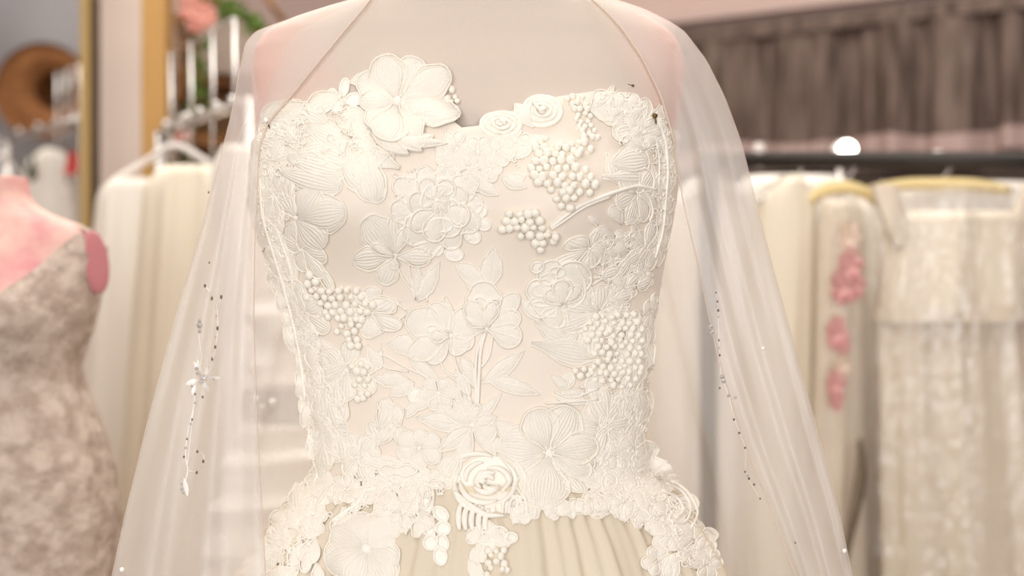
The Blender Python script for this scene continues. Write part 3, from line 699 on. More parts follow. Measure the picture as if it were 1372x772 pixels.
# -- lace band down the left side seam
LS = [(345, 215), (347, 260), (352, 300), (362, 340), (376, 380), (390, 420), (399, 460), (408, 500), (414, 540), (420, 580), (428, 620)]
LC = cr(LS, 4)
for i in range(0, len(LC) - 3, 1):
    x, y = LC[i]; dx, dy = LC[i + 2] - LC[i]; a = math.degrees(math.atan2(-dy, dx))
    for off in (-2, 16):
        m = MB(); petal_into(m, x + off + R.uniform(-3, 3), y - 8, a + R.uniform(-18, 18), 34, 8, R.choice((0, 1)), h0=R.uniform(.4, 1.8), ridges=1, dome=1.2); m.build('lace_petal', LACE, gown)
cord([(372, 300), (382, 330), (392, 360), (394, 395), (386, 410)], 1.2, 2); cord([(352, 240), (356, 290), (372, 345), (388, 400), (404, 470), (412, 540)], 1.2, 2.6)
leaf(378, 318, 398, 392, 12, tip=1, ridges=1); leaf(382, 432, 404, 482, 10); leaf(402, 440, 420, 500, 16, tip=0, ridges=1, scal=.03); leaf(430, 480, 452, 560, 16, tip=0, ridges=1, scal=.04); leaf(428, 450, 456, 500, 15, tip=0, scal=.04)
patch([(405, 500), (440, 500), (462, 540), (460, 600), (430, 615), (416, 580)], 18, 36, 11, 91, 270, 30, ridges=1)
squiggle([(338, 200), (360, 210), (380, 330), (400, 400), (440, 470), (466, 560), (462, 610), (425, 615), (408, 520), (385, 430), (350, 320)], 170, 92, 7, .65, 1.8)
leaf(352, 258, 372, 312, 15, tip=0, ridges=1); leaf(346, 220, 372, 256, 14, tip=0, ridges=1)
# -- the lace goes on round the sides
for sd, rot in ((-1, -1.05), (1, 1.05)):
    S = Surf(rot, 12)
    for (x, y, r_, n) in ((600, 250, 44, 7), (640, 330, 40, 6), (590, 420, 46, 7), (650, 500, 40, 6), (600, 580, 44, 7), (660, 620, 36, 6), (560, 640, 34, 6), (540, 330, 30, 5), (690, 420, 30, 5)):
        flower(x, y, ring(n, r_, r_ * .36, R.uniform(0, 60), cord=.85, ridges=1), 5, 2.6)
    patch([(560, 220), (660, 220), (680, 640), (560, 640)], 26, 40, 11, 95 + sd, 270, 70, ridges=1)
S = FRONT

# ------------------------------------------------------------------ the veil over the shoulders
veil = empty('bridal_veil', (base_xy[0], YC + .05, .25), 'sheer white tulle veil draped over the shoulders and hanging at both sides', 'veil')
VT = {-1: Tab([(-30, 512, 508), (-5, 500, 488), (0, 496, 478), (12, 487, 432), (28, 473, 380), (42, 461, 342), (58, 448, 329), (100, 413, 320), (135, 385, 314), (165, 359, 307), (200, 347, 298), (310, 342, 269), (420, 340, 236), (560, 344, 199), (680, 351, 170), (772, 356, 150), (900, 362, 118), (1100, 372, 60), (1500, 380, -60), (1750, 384, -130)], 7),
      1: Tab([(-30, 772, 778), (-5, 790, 812), (0, 794, 828), (12, 808, 864), (28, 824, 896), (42, 836, 917), (80, 862, 946), (130, 886, 971), (190, 903, 993), (270, 915, 1013), (360, 936, 1036), (480, 962, 1069), (600, 1000, 1101), (690, 1036, 1125), (772, 1066, 1142), (900, 1096, 1178), (1100, 1120, 1240), (1500, 1140, 1360), (1750, 1150, 1430)], 7)}
def sm(a, b, x):
    t = min(1, max(0, (x - a) / (b - a))); return t * t * (3 - 2 * t)
def veil_front(sd, px, py):
    pi, po = VT[sd](py); s = (px - pi) / (po - pi) if abs(po - pi) > 1 else 0
    s = min(1.0, max(0.0, s))
    yb = FRONT.y(min(max(px, 345), 905), py) - .007 if py < 330 else 1.13
    yin = yb * (1 - sm(150, 330, py)) + (1.135 - .05 * sm(300, 1200, py)) * sm(150, 330, py)
    yo = YC - .005 - .03 * sm(300, 900, py)
    k = sm(150, 330, py)
    y0 = yb * (1 - s ** 3) + yo * s ** 3
    y1 = yin * (1 - s ** 1.6) + yo * s ** 1.6
    y = y0 * (1 - k) + y1 * k
    A = .014 * sm(60, 420, py)
    e = math.sin(math.pi * s) ** .5 if 0 < s < 1 else 0
    y += A * e * (math.sin(6.283 * (2.6 * s + .15 * math.sin(py / 170)) + sd) + .3 * math.sin(6.283 * 5.3 * s + 2 + py / 300))
    return at(px, py, y)
def veil_row(sd, py, nf=44, nb=40):
    pi, po = VT[sd](py); row = [veil_front(sd, pi + (po - pi) * (i / nf), py) for i in range(nf + 1)]
    o = row[-1]; xc = base_xy[0]; D = .13 + .14 * sm(60, 800, py)
    for i in range(1, nb + 1):
        ph = math.pi / 2 * i / nb
        f = .014 * sm(100, 420, py) * math.sin(ph * 22 + py / 260) * math.sin(2 * ph) + .0
        c = Vector((xc + (o.x - xc) * (math.cos(ph)) + f * sd * math.cos(ph), o.y + D * math.sin(ph) + f, o.z))
        row.append(c)
    return row
for sd in (-1, 1):
    m = MB(); rr_ = list(range(-30, 64, 4)) + list(range(64, 800, 12)) + list(range(800, 1751, 38))
    rows = [veil_row(sd, py) for py in rr_]
    m.grid(rows); m.build('tulle_panel', VEIL, veil)
    m = MB(); m.tube([r[0] + Vector((0, -.0008, 0)) for r in rows], [.001 if py < 190 else .00045 for py in rr_], 5); m.build('edge_cord', VCORD, veil)
    m = MB(); m.tube([r[44] for r in rows[8:]], .0003, 4); m.build('fold_edge', VCORD, veil)
BEAD = {}
def bead(sd, px, py, r, kind='crystal_bead', sq=1.0):
    mm = {'crystal_bead': CRYST, 'dark_bead': DARKBEAD, 'pearl_bead': PEARL}[kind]
    if kind not in BEAD:
        b_ = MB(); b_.ball((0, 0, 0), 1, 8, 6); o = b_.build(kind, mm, None, smooth=(kind != 'crystal_bead'), origin=(0, 0, 0)); BEAD[kind] = o.data; bpy.data.objects.remove(o)
    p = veil_front(sd, px, py) + Vector((0, -.0015, 0))
    o = place(kind, BEAD[kind], p, veil); r *= .00063; o.scale = (r, r, r * sq)
def vthread(sd, pts, r=.0004, name='beaded_thread'):
    m = MB(); m.tube([veil_front(sd, q[0], q[1]) + Vector((0, -.0008, 0)) for q in cr(pts, 5)], r, 4); m.build(name, PEARL, veil)
vthread(-1, [(277, 384), (285, 399), (291, 412), (292, 440), (289, 465), (285, 482), (278, 500)]); vthread(-1, [(297, 398), (294, 408), (291, 414)])
vthread(-1, [(268, 430), (267, 450), (270, 478), (268, 500)]); vthread(-1, [(262, 518), (260, 545), (252, 580), (249, 612), (252, 630), (247, 650), (245, 662)], .0006); vthread(-1, [(260, 545), (257, 575), (254, 600), (251, 625)], .0004)
vthread(-1, [(252, 630), (263, 632), (272, 622), (273, 610), (266, 604)], .0003)
for q in ((275, 383, 2), (284, 400, 2.2), (297, 398, 2.2), (292, 440, 2.2), (289, 465, 2), (285, 481, 2), (272, 532, 1.6), (247, 612, 1.6), (265, 605, 1.8), (273, 618, 2), (264, 633, 1.8), (258, 562, 1.5), (251, 588, 1.4), (281, 352, 1.2), (280, 258, 1.4), (290, 424, 1.5), (262, 528, 1.4)): bead(-1, q[0], q[1], q[2] * .85, 'dark_bead', 1.4)
for q in ((268, 436, 4.2), (268, 430, 2.5), (268, 444, 2.5), (271, 505, 4), (266, 500, 3), (276, 507, 3), (270, 512, 3), (264, 494, 2.6), (281, 492, 2.4), (290, 424, 1.6), (290, 452, 1.6), (245, 655, 3), (247, 660, 2.6), (244, 648, 2.2), (256, 568, 1.8), (249, 600, 1.8), (262, 540, 1.8), (258, 517, 2.2), (288, 508, 2)): bead(-1, *q)
def vleaf(sd, x, y, ang, L, W):
    a = math.radians(ang); m = MB(); rows = []
    for i in range(7):
        u = i / 6; w = W * math.sin(math.pi * u) ** .8; row = []
        for v in (-1, 0, 1):
            p = veil_front(sd, x + math.cos(a) * L * u - math.sin(-a) * w * v, y - math.sin(a) * L * u + math.cos(a) * w * v); row.append(p + Vector((0, -.0012 - .0008 * (1 - abs(v)), 0)))
        rows.append(row)
    m.grid(rows); m.build('beaded_leaf', PEARL, veil)
for q in ((272, 505, 120, 24, 3.5), (274, 504, 55, 22, 3.5), (276, 508, 5, 20, 3.5), (272, 511, 300, 18, 3), (266, 509, 200, 18, 4), (268, 503, 95, 22, 3), (247, 640, 280, 26, 3.5), (263, 515, 250, 16, 3)): vleaf(-1, *q)
for q in ((959, 392, 1.4), (961, 404, 1.8), (962, 416, 2.2), (963, 456, 1.6), (964, 476, 1.9), (983, 562, 2), (990, 580, 2), (998, 600, 1.8), (998, 632, 1.8), (1003, 641, 2.2), (1010, 649, 2), (1018, 668, 1.6), (1065, 727, 1.6), (964, 520, 1.8), (975, 531, 1.5)): bead(1, q[0], q[1], q[2] * .7, 'dark_bead', 1.2)
for q in ((952, 438, 3), (953, 446, 2.8), (960, 410, 1.6), (967, 505, 3.4), (969, 511, 3), (976, 530, 2), (985, 533, 2), (963, 466, 1.5), (1001, 637, 1.8), (962, 424, 1.6)): bead(1, *q)
vthread(1, [(959, 388), (962, 416), (963, 456), (966, 500), (976, 530), (984, 562), (998, 600), (1000, 635), (1018, 668)], .00015)
bead(-1, 164, 763, 3.4, 'pearl_bead'); bead(1, 1131, 738, 3, 'pearl_bead'); bead(1, 1022, 467, 2.6, 'pearl_bead')

# pins that hold the veil
for (px, py, lab) in ((362, 164, 'pearl-headed pin fastening the veil at the left end of the neckline'), (873, 157, 'small bronze pin at the right end of the neckline')):
    p = FRONT(px, py, 3.5); e = empty('dress_pin', p, lab, 'pin')
    m = MB(); m.ball((p.x, p.y - .002, p.z), .0022, 10, 7); m.build('head', PEARL if px < 500 else BRONZE, e)
    m = MB(); m.tube([p, FRONT(px + 2, py + 6, 3), FRONT(px + 3, py + 10, 2.4)], .0007, 6); m.build('shaft', BRONZE, e)
p = FRONT(848, 115, 0); e = empty('straight_pin', p, 'tiny dark pin stuck in the chest of the dress form', 'pin')
m = MB(); m.ball((p.x, p.y - .001, p.z), .0011, 8, 6); m.build('head', BRONZE, e)
m = MB(); m.tube([p, p + Vector((-.004, -.0015, .001))], .0004, 5); m.build('shaft', BRONZE, e)

# ------------------------------------------------------------------ generic background makers
def drape(m, Y, rows, b, nf=9, a0=.02, a1=.16, seed=1, n=140, step=14):
    """closed hanging cloth: rows = (py, left px, right px)"""
    T = Tab(rows, 8); rr = random.Random(seed); ph = [rr.uniform(0, 6.28) for _ in range(6)]
    p0, p1 = rows[0][0], rows[-1][0]; out = []
    k = int((p1 - p0) / step)
    for i in range(k + 1):
        py = p0 + (p1 - p0) * i / k; l, r = T(py); A = a0 + (a1 - a0) * sm(p0, p0 + .55 * (p1 - p0), py)
        L_, R_ = at(l, py, Y), at(r, py, Y); xc = (L_.x + R_.x) / 2; a = (R_.x - L_.x) / 2; row = []
        for j in range(n):
            t = 2 * math.pi * j / n
            w = math.sin(nf * t + ph[0] + .8 * math.sin(2 * t + ph[1])) * .6 + math.sin(nf * 1.7 // 1 * t + ph[2]) * .3 + math.sin(nf * 2.6 // 1 * t + ph[3] + py / 90) * .15
            q = 1 + A * w
            row.append((xc + a * math.cos(t) * (1 + A * w * .35), Y + b * (.75 + .25 * sm(p0, p1, py)) * math.sin(t) * (1 + A * w * 1.6), L_.z))
        out.append(row)
    bb = m.grid(out, True); m.cap(bb, n, True)
    return m
SILVER = mat('chrome', srgb(214, 208, 202), .25, metal=.75)
DARKRAIL = mat('dark_rail', srgb(52, 46, 42), .4, metal=.3)
CREAM = mat('cream_tulle', srgb(246, 235, 214), .8, .1, 200, transl=.15)
WHITEG = mat('white_organza', srgb(250, 242, 230), .7, .1, 200, transl=.2)
SATINW = mat('white_satin', srgb(246, 238, 226), .34, .15, 14, spec=.5, sheen=.2, bdist=.01)
SATINC = mat('champagne_satin', srgb(224, 208, 186), .38, .2, 16, spec=.5, sheen=.2, bdist=.01)
LACE2 = mat('soft_lace', srgb(196, 179, 165), .85, .9, 60, col2=srgb(168, 148, 134), nscale=48, bdist=.008)
PLASTIC = bpy.data.materials.new('clear_plastic'); PLASTIC.use_nodes = True
_n = PLASTIC.node_tree; _n.nodes.clear(); _o = _n.nodes.new('ShaderNodeOutputMaterial'); _t = _n.nodes.new('ShaderNodeBsdfTransparent'); _t.inputs[0].default_value = (.96, .96, .96, 1)
_g = _n.nodes.new('ShaderNodeBsdfGlossy'); _g.inputs['Roughness'].default_value = .07; _mx = _n.nodes.new('ShaderNodeMixShader'); _mx.inputs[0].default_value = .055
_nz = _n.nodes.new('ShaderNodeTexNoise'); _nz.inputs['Scale'].default_value = 26; _nz.inputs['Detail'].default_value = 2; _b = _n.nodes.new('ShaderNodeBump'); _b.inputs['Strength'].default_value = .8; _b.inputs['Distance'].default_value = .014
_n.links.new(_nz.outputs['Fac'], _b.inputs['Height']); _n.links.new(_b.outputs[0], _g.inputs['Normal'])
_n.links.new(_t.outputs[0], _mx.inputs[1]); _n.links.new(_g.outputs[0], _mx.inputs[2]); _n.links.new(_mx.outputs[0], _o.inputs[0])
HPAD = mat('padded_satin_yellow', srgb(226, 204, 148), .5, .15, 80)
WPLAS = mat('white_plastic', srgb(238, 230, 222), .35, spec=.5)

def hanger(name, p, half, drop, m_, label, r=.006, hook=.06, rz=0.0, group=None):
    """hook top at p"""
    e = empty(name, p, label, 'hanger', group); c, s_ = math.cos(rz), math.sin(rz)
    w = lambda x, z: (p.x + x * c, p.y + x * s_, p.z + z)
    m = MB(); m.tube([w(x, z) for x, z in cr([(-.018, -.016), (-.012, -.003), (0, .0), (.014, -.006), (.018, -.022), (.006, -.038), (0, -hook)], 5)], .0022, 8); m.build('hook', SILVER, e)
    m = MB(); m.tube([w(x, z) for x, z in cr([(-half, -hook - drop), (-half * .5, -hook - drop * (.53 if drop > .04 else .3)), (0, -hook - .003), (half * .5, -hook - drop * (.53 if drop > .04 else .3)), (half, -hook - drop)], 6)], [r * (.7 + .3 * math.sin(math.pi * k / 24)) for k in range(25)], 10); m.build('shoulder_bar', m_, e)
    return e

# ------------------------------------------------------------------ right side: valance, rail, bagged gowns
CURT = bpy.data.materials.new('valance_voile'); CURT.use_nodes = True
CURT = mat('valance_voile2', srgb(130, 110, 100), .85, .2, 120, col2=srgb(84, 69, 60), nscale=60, stretch=(1, 1, .12), transl=.2)
val = empty('window_valance', sl(1.2, .05, 1.5), 'gathered mauve-brown valance curtain hanging along the right wall', 'curtain')
m = MB(); rows = []; NC = 620
for i in range(13):
    u = i / 12; z = 1.795 - .27 * u; row = []
    for k in range(NC + 1):
        q = k / NC; s_ = q * 2.45
        a_ = math.sin(s_ * 40 + 2.2 * math.sin(s_ * 7)) * 1.0 + .5 * math.sin(s_ * 83 + 3 * math.sin(s_ * 5 + 1)) + .7 * math.sin(s_ * 17 + 1)
        row.append(sl(s_, -.0 + .065 + .024 * a_ * (.45 + .55 * u), z + .006 * math.sin(s_ * 21) * u))
    rows.append(row)
m.grid(rows); m.build('gathered_cloth', CURT, val)
m = MB(); m.box(sl(1.22, .05, 1.806), (2.5, .05, .03), rzs); m.build('heading_rail', CURT, val, smooth=False)
m = MB()
m.grid([[(q[0] + SN.x * .004, q[1] + SN.y * .004, q[2] + dz) for q in rows[-1]] for dz in (.035, .02, .005, -.008)]); m.build('lit_hem', mat('lit_hem_mauve', srgb(176, 150, 142), .85), val)  # lighter colour puts the light falling on the hem into the cloth
# dark board across the wall below the valance
DLOW = mat('dark_lower_wall', srgb(70, 56, 48), .6, .2, 30)
m = MB(); m.box(sl(1.3, .005, .75), (2.5, .03, 1.5), rzs); struct(m.build('trim_1', DLOW, smooth=False))
m = MB(); m.box(sl(1.3, .012, 1.86), (2.5, .045, .02), rzs); struct(m.build('trim_2', WALLM, smooth=False))

RY = 2.1
rz_ = at(0, 214, RY).z
rack = empty('garment_rack', (at(1200, 0, RY).x, RY, 0), 'dark metal garment rail carrying the bagged gowns on the right', 'rack')
m = MB(); m.tube([(.3, RY, rz_), (1.28, RY, rz_)], .0125, 12); m.build('rail', DARKRAIL, rack)
for x in (.29, 1.29):
    m = MB(); m.tube([(x, RY, .03), (x, RY, rz_ + .01)], .013, 12); m.build('upright', DARKRAIL, rack)
    m = MB(); m.box((x, RY, .015), (.04, .5, .03)); m.build('foot', DARKRAIL, rack, smooth=False)

def px2x(px, Y): return (px - 686) / F * Y
def gown_on_rail(name, label, Y, rows, b, m_, seed, nf=9, a0=.02, a1=.16, straps=None, belt=None, group='gowns on the right-hand rail', extra=None):
    xc = (px2x(rows[0][1], Y) + px2x(rows[0][2], Y)) / 2
    e = empty(name, (xc, Y, at(0, rows[-1][0], Y).z), label, 'gown', group)
    if belt:
        k = [i for i, r in enumerate(rows) if r[0] <= belt][-1]
        top = [r for r in rows if r[0] < belt]; l, r = Tab(rows)(belt)
        m = drape(MB(), Y, top + [(belt, l, r)], b, nf, a0, a0 * 1.5, seed); m.build('bodice', m_, e)
        m = drape(MB(), Y, [(belt + 2, l - 3, r + 3)] + [q for q in rows if q[0] > belt + 2], b * 1.1, nf + 4, a0 * 1.5, a1, seed + 1); m.build('skirt', m_, e)
        m = MB(); n = 60; L_, R_ = at(l - 4, belt, Y), at(r + 4, belt, Y); xm = (L_.x + R_.x) / 2; a_ = (R_.x - L_.x) / 2
        m.grid([[(xm + a_ * math.cos(6.2832 * j / n), Y + b * 1.06 * math.sin(6.2832 * j / n), L_.z + dz) for j in range(n)] for dz in (.012, .006, -.006, -.012)], True); m.build('waistband', SATINC, e)
    else:
        m = drape(MB(), Y, rows, b, nf, a0, a1, seed); m.build('gown_body', m_, e)
    for pts, w in (straps or []):
        m = MB(); c = [at(q[0], q[1], Y) for q in cr(pts, 6)]
        m.grid([[p + Vector((-w, -b * .55, 0)), p + Vector((-w * .5, -b * .6, 0)), p + Vector((w * .5, -b * .6, 0)), p + Vector((w, -b * .55, 0)), p + Vector((w * .5, -b * .5, 0)), p + Vector((-w * .5, -b * .5, 0))] for p in c], True); m.build('strap', m_, e)
    return e
def bag(label, Y, rows, b, seed, n=90):
    xc = (px2x(rows[0][1], Y) + px2x(rows[0][2], Y)) / 2
    m = drape(MB(), Y, rows, b, 7, .04, .10, seed, n); 
    rr = random.Random(seed); 
    o = m.build('garment_bag', PLASTIC, None); o.location.y += 0
    return tag(o, label, 'garment bag', 'clear bags over the gowns')

gown_on_rail('hanging_gown', 'champagne strapless satin gown with waist seam at the far right of the rail', 2.06,
  [(284, 1196, 1392), (300, 1180, 1400), (350, 1176, 1404), (414, 1172, 1404), (424, 1172, 1404), (560, 1176, 1420), (772, 1180, 1450), (1100, 1160, 1500), (1500, 1150, 1520)], .055, SATINC, 3, 7, .05, .12, belt=420,
  straps=[([(1176, 250), (1186, 280), (1204, 330)], .02), ([(1376, 248), (1368, 270), (1358, 300)], .018)])
hanger('padded_hanger', at(1222, 203, 2.1) + Vector((.04, 0, 0)), .105, .012, HPAD, 'yellow padded satin hanger holding the champagne satin gown', .010, .045)
bag('clear wrinkled plastic bag over the champagne satin gown', 2.06, [(252, 1200, 1388), (270, 1166, 1408), (330, 1160, 1418), (560, 1160, 1434), (772, 1150, 1462), (1250, 1140, 1520)], .078, 8)
gown_on_rail('hanging_gown', 'pale gown added to lighten the gap above the neckline of the champagne satin gown', 2.25,
  [(244, 1180, 1380), (270, 1150, 1400), (420, 1140, 1410), (560, 1140, 1420), (900, 1130, 1430), (1340, 1120, 1440)], .045, WHITEG, 13, 6, .04, .12)  # added gown that lightens the gap inside the bag
pg = gown_on_rail('hanging_gown', 'narrow cream gown trimmed with pink fabric flowers in a clear bag', 2.08,
  [(268, 1104, 1150), (300, 1098, 1158), (420, 1094, 1160), (560, 1090, 1156), (900, 1070, 1160), (1400, 1060, 1160)], .04, SATINC, 5, 6, .06, .14)
PINKF = mat('pink_petal', srgb(222, 176, 168), .7, .2, 100, col2=srgb(214, 150, 148), nscale=30)
PEACH = mat('peach_petal', srgb(228, 204, 184), .7, .2, 100)
def fabric_flower(par, c, r, mm, seed, name='fabric_flower', n=7, tall=1.0):
    rr = random.Random(seed); m = MB(); m.ball(c, r * .35, 10, 6); f0 = m.build(name, mm, par)
    for lay, (k, q, up) in enumerate(((n, 1.0, .1), (n - 2, .7, .35))):
        for i in range(k):
            a = 6.283 * i / k + lay * .5 + rr.uniform(-.2, .2); m = MB(); rows = []
            for u in (0.1, .4, .75, 1.0):
                w = r * .42 * q * math.sin(math.pi * min(.93, u * .8 + .12)); row = []
                for v in (-1, -.4, .4, 1):
                    x = r * q * u; cx_ = c[0] + math.cos(a) * x - math.sin(a) * w * v; cz_ = c[2] + (math.sin(a) * x + math.cos(a) * w * v) * tall
                    row.append((cx_, c[1] - r * (up + .35 * u * u + .12 * (1 - v * v)), cz_))
                rows.append(row)
            m.grid(rows); m.build('petal', mm, f0)
for i, (px, py, r_, mm) in enumerate(((1138, 356, .019, PINKF), (1128, 384, .019, PINKF), (1146, 382, .014, PINKF), (1120, 446, .017, PINKF), (1128, 460, .012, PINKF), (1119, 514, .015, PINKF), (1120, 534, .012, PINKF), (1136, 318, .016, PEACH), (1128, 490, .012, PEACH))):
    fabric_flower(pg, at(px, py, 2.035), r_, mm, i, tall=1.55)
hanger('padded_hanger', at(1128, 207, 2.1), .058, .03, HPAD, 'short yellow padded hanger above the pink-flowered gown', .010, .045)
bag('crinkled clear bag over the pink-flowered gown', 2.08, [(262, 1112, 1142), (290, 1092, 1162), (560, 1086, 1160), (900, 1064, 1162), (1300, 1050, 1164)], .06, 9, 60)
gown_on_rail('hanging_gown', 'plain ivory tulle gown hanging left of the pink-flowered gown', 2.12,
  [(236, 1046, 1072), (262, 1014, 1092), (330, 1006, 1094), (480, 1000, 1090), (772, 1000, 1086), (1200, 960, 1060), (1450, 950, 1060)], .05, CREAM, 6, 7, .03, .1)
gown_on_rail('hanging_gown', 'white organza gown seen through the right side of the veil', 2.14,
  [(240, 925, 975), (262, 896, 1004), (330, 884, 1006), (480, 880, 1002), (772, 876, 1000), (1400, 870, 960)], .05, WHITEG, 7, 6, .03, .12)
gown_on_rail('hanging_gown', 'cream gown at the back between the mannequin and the rail', 2.34,
  [(262, 860, 890), (290, 830, 930), (560, 820, 950), (1300, 800, 960)], .05, CREAM, 17, 6, .03, .12, group=None)
gown_on_rail('hanging_gown', 'ivory gown hanging behind the white organza and tulle gowns', 2.36,
  [(236, 1000, 1120), (256, 980, 1160), (420, 970, 1180), (800, 960, 1190), (1250, 950, 1190)], .05, SATINW, 18, 8, .03, .12)
hanger('wire_hanger', at(1058, 205, 2.1), .05, .03, SILVER, 'chrome hanger of the plain ivory tulle gown', .003, .045)
hanger('wire_hanger', at(957, 207, 2.1), .05, .03, SILVER, 'chrome hanger of the white organza gown behind the veil', .003, .045)
# small white knob and lit spot lamp on the rail
m = MB(); p = at(1017, 207, 2.1); m.lathe([(.001, .018), (.007, .016), (.010, .008), (.009, -.002), (.006, -.012), (.006, -.02), (.001, -.02)], p, 16); tag(m.build('rail_knob', mat('knob_plastic', srgb(206, 196, 188), .4)), 'white plastic knob on the left part of the dark rail', 'knob')
GLOW = mat('lit_glass', (1, .97, .92, 1), .3, emit=((1, .95, .88, 1), 14))
p = at(1135, 201, 2.25); lamp = empty('spot_lamp', p, 'small bright round lamp glowing just above the dark rail', 'lamp')
m = MB(); m.ball(p, .0145, 16, 10); m.build('bulb', GLOW, lamp)
m = MB(); m.lathe([(.001, -.0), (.018, .006), (.016, .03), (.008, .04), (.001, .04)], (p.x, p.y + .012, p.z), 18, 'Y'); m.build('shade', WPLAS, lamp)
m = MB(); m.tube([(p.x, p.y + .045, p.z), (p.x, p.y + .045, p.z - .1), (p.x + .03, p.y + .06, .1)], .006, 8); m.build('stem', SILVER, lamp)
# dark beaded strap
m = MB(); c = cr([(1152, 588, 1.99), (1154, 620, 1.99), (1150, 660, 1.985), (1140, 710, 1.98), (1132, 760, 1.98)], 6)
m.grid([[at(q[0] - w_, q[1], q[2]), at(q[0], q[1], q[2] - .004), at(q[0] + w_, q[1], q[2]), at(q[0], q[1], q[2] + .002)] for q, w_ in ((q, 3 + 5 * math.sin(math.pi * k / (len(c) - 1))) for k, q in enumerate(c))], True)
tag(m.build('beaded_strap', mat('grey_beads', srgb(128, 112, 92), .4, .9, 260, metal=.3, bdist=.004)), 'dark grey-brown beaded strap hanging between the bagged gowns', 'strap')

# ------------------------------------------------------------------ left side: pillar, post, rack, gowns
m = MB(); p = at(158, 0, 2.75); p2 = at(120, 0, 2.75); w_ = at(210, 0, 2.75).x - p2.x
m.box((p2.x + w_ / 2, 2.85, 1.35), (w_, .2, 2.7)); struct(m.build('wall_pillar', WALLP, smooth=False))
BRASS = mat('brass_frame', srgb(168, 138, 84), .45, .1, 80, metal=.35)
fr = empty('slim_frame', at(117, 386, 2.6) * 1 - Vector((0, 0, CAMZ)), 'slim brass-coloured frame upright beside the pink pillar', 'frame')  # frame edge; the view inside it is built as solid objects
p = at(117, 0, 2.62); m = MB(); m.box((p.x, 2.62, 1.1), (.017, .03, 2.2)); m.build('upright', BRASS, fr, smooth=False)
m = MB(); m.box((p.x + .0105, 2.63, 1.1), (.006, .05, 2.2)); m.build('inner_lip', mat('brass_dark', srgb(92, 72, 46), .5, metal=.3), fr, smooth=False)
m = MB(); m.box((p.x - .5, 2.62, 2.21), (1.03, .03, .03)); m.build('head', BRASS, fr, smooth=False)
PINE = mat('pine_wood', srgb(180, 138, 80), .6, .15, 40, col2=srgb(168, 124, 68), nscale=20, stretch=(1, 1, .08))
m = MB(); p = at(211, 0, 2.55); m.box((p.x, 2.55, 1.05), (.044, .05, 2.1)); tag(m.build('wooden_post', PINE, smooth=False), 'light pine wooden post standing in front of the pink pillar', 'post')

# grey cloth and hat: taken for a mirror view, built as solid objects
GREYC = mat('grey_cloth', srgb(146, 142, 142), .85, .15, 40)
m = MB(); rows = []
for i in range(26):
    u = i / 25; row = []
    for k in range(60):
        v = k / 59; x = -2.2 + 1.12 * v; z = 1.35 + 1.0 * u
        row.append((x, 3.9 - .25 * math.sin(u * 1.2) + .03 * math.sin(9 * v + 7 * u) + .015 * math.sin(23 * v - 9 * u), z))
    rows.append(row)
m.grid(rows); tag(m.build('grey_drape', GREYC), 'smooth grey cloth draped behind the straw hat', 'drape')
STRAW = mat('brown_straw', srgb(136, 88, 48), .8, .7, 120, col2=srgb(116, 72, 36), nscale=60, bdist=.004)
hc = at(56, 121, 3.3); hat = empty('straw_hat', hc, 'wide-brimmed brown straw hat hung so its hollow crown shows', 'hat')
m = MB(); hr = .112
m.lathe([(1.0, 0.0), (1.0, .012), (.8, .0), (.42, .01), (.40, .02), (.8, .014), (.995, .02)], (0, 0, 0), 40, 'Y'); m.v = [(hc.x + v[0] * hr + (.026 if math.hypot(v[0], v[2]) < .5 else .01 if math.hypot(v[0], v[2]) < .9 else 0), hc.y + v[1], hc.z + v[2] * hr) for v in m.v]; m.build('brim', STRAW, hat)
m = MB(); m.lathe([(.43, .008), (.38, .04), (.34, .1), (.2, .12), (.001, .122)], (0, 0, 0), 32, 'Y'); m.v = [(hc.x + .026 + v[0] * hr, hc.y + v[1], hc.z - .006 + v[2] * hr) for v in m.v]; m.build('crown', STRAW, hat)
def peg_rack(name, label, P0, P1, z, ball_ts, up_ts, up_h, xmul=1):
    e = empty(name, ((P0[0] + P1[0]) / 2, (P0[1] + P1[1]) / 2, 0), label, 'rack')
    L = lambda t: (P0[0] + (P1[0] - P0[0]) * t, P0[1] + (P1[1] - P0[1]) * t)
    m = MB(); m.tube([(*L(0), z), (*L(1), z)], .008, 10); m.build('rail', SILVER, e)
    for t in ball_ts:
        m = MB(); m.ball((*L(t), z + .012), .0068, 12, 8); m.build('ball_knob', SILVER, e)
    for t in up_ts:
        x, y = L(t); m = MB(); m.tube([(x + .004, y + .03, z - .12), (x + .004, y + .03, z + up_h)], .0032, 8); m.build('upright_rod', SILVER, e)
    for t in (0, 1):
        x, y = L(t); m = MB(); m.tube([(x, y, .02), (x, y, z)], .011, 10); m.build('leg', SILVER, e)
        m = MB(); m.box((x, y, .012), (.36, .05, .024)); m.build('foot', SILVER, e, smooth=False)
    x0, y0 = L(up_ts[0]); x1, y1 = L(up_ts[-1])
    m = MB(); m.tube([(x0 + .004, y0 + .03, z + up_h), (x1 + .004, y1 + .03, z + up_h)], .0022, 8); m.build('top_bar', SILVER, e)
    return e
peg_rack('chrome_rack', 'chrome clothes rack with ball knobs and upright rods behind the white hanger', (-.60, 2.43), (-.37, 2.015), 1.515, (.07, .28, .34, .48, .66, .82), (.05, .3, .55, .78), .14)
peg_rack('chrome_rack', 'chrome rack with ball knobs in front of the brown straw hat', (-1.153, 3.25), (-.858, 2.85), 1.589, (.17, .43, .68, .9), (.6, .73, .87), .12)
hanger('plastic_hanger', at(234, 166, 2.3), .112, .056, WPLAS, 'white plastic hanger hooked on the chrome rack by the pine post', .0055, .032, -.25)
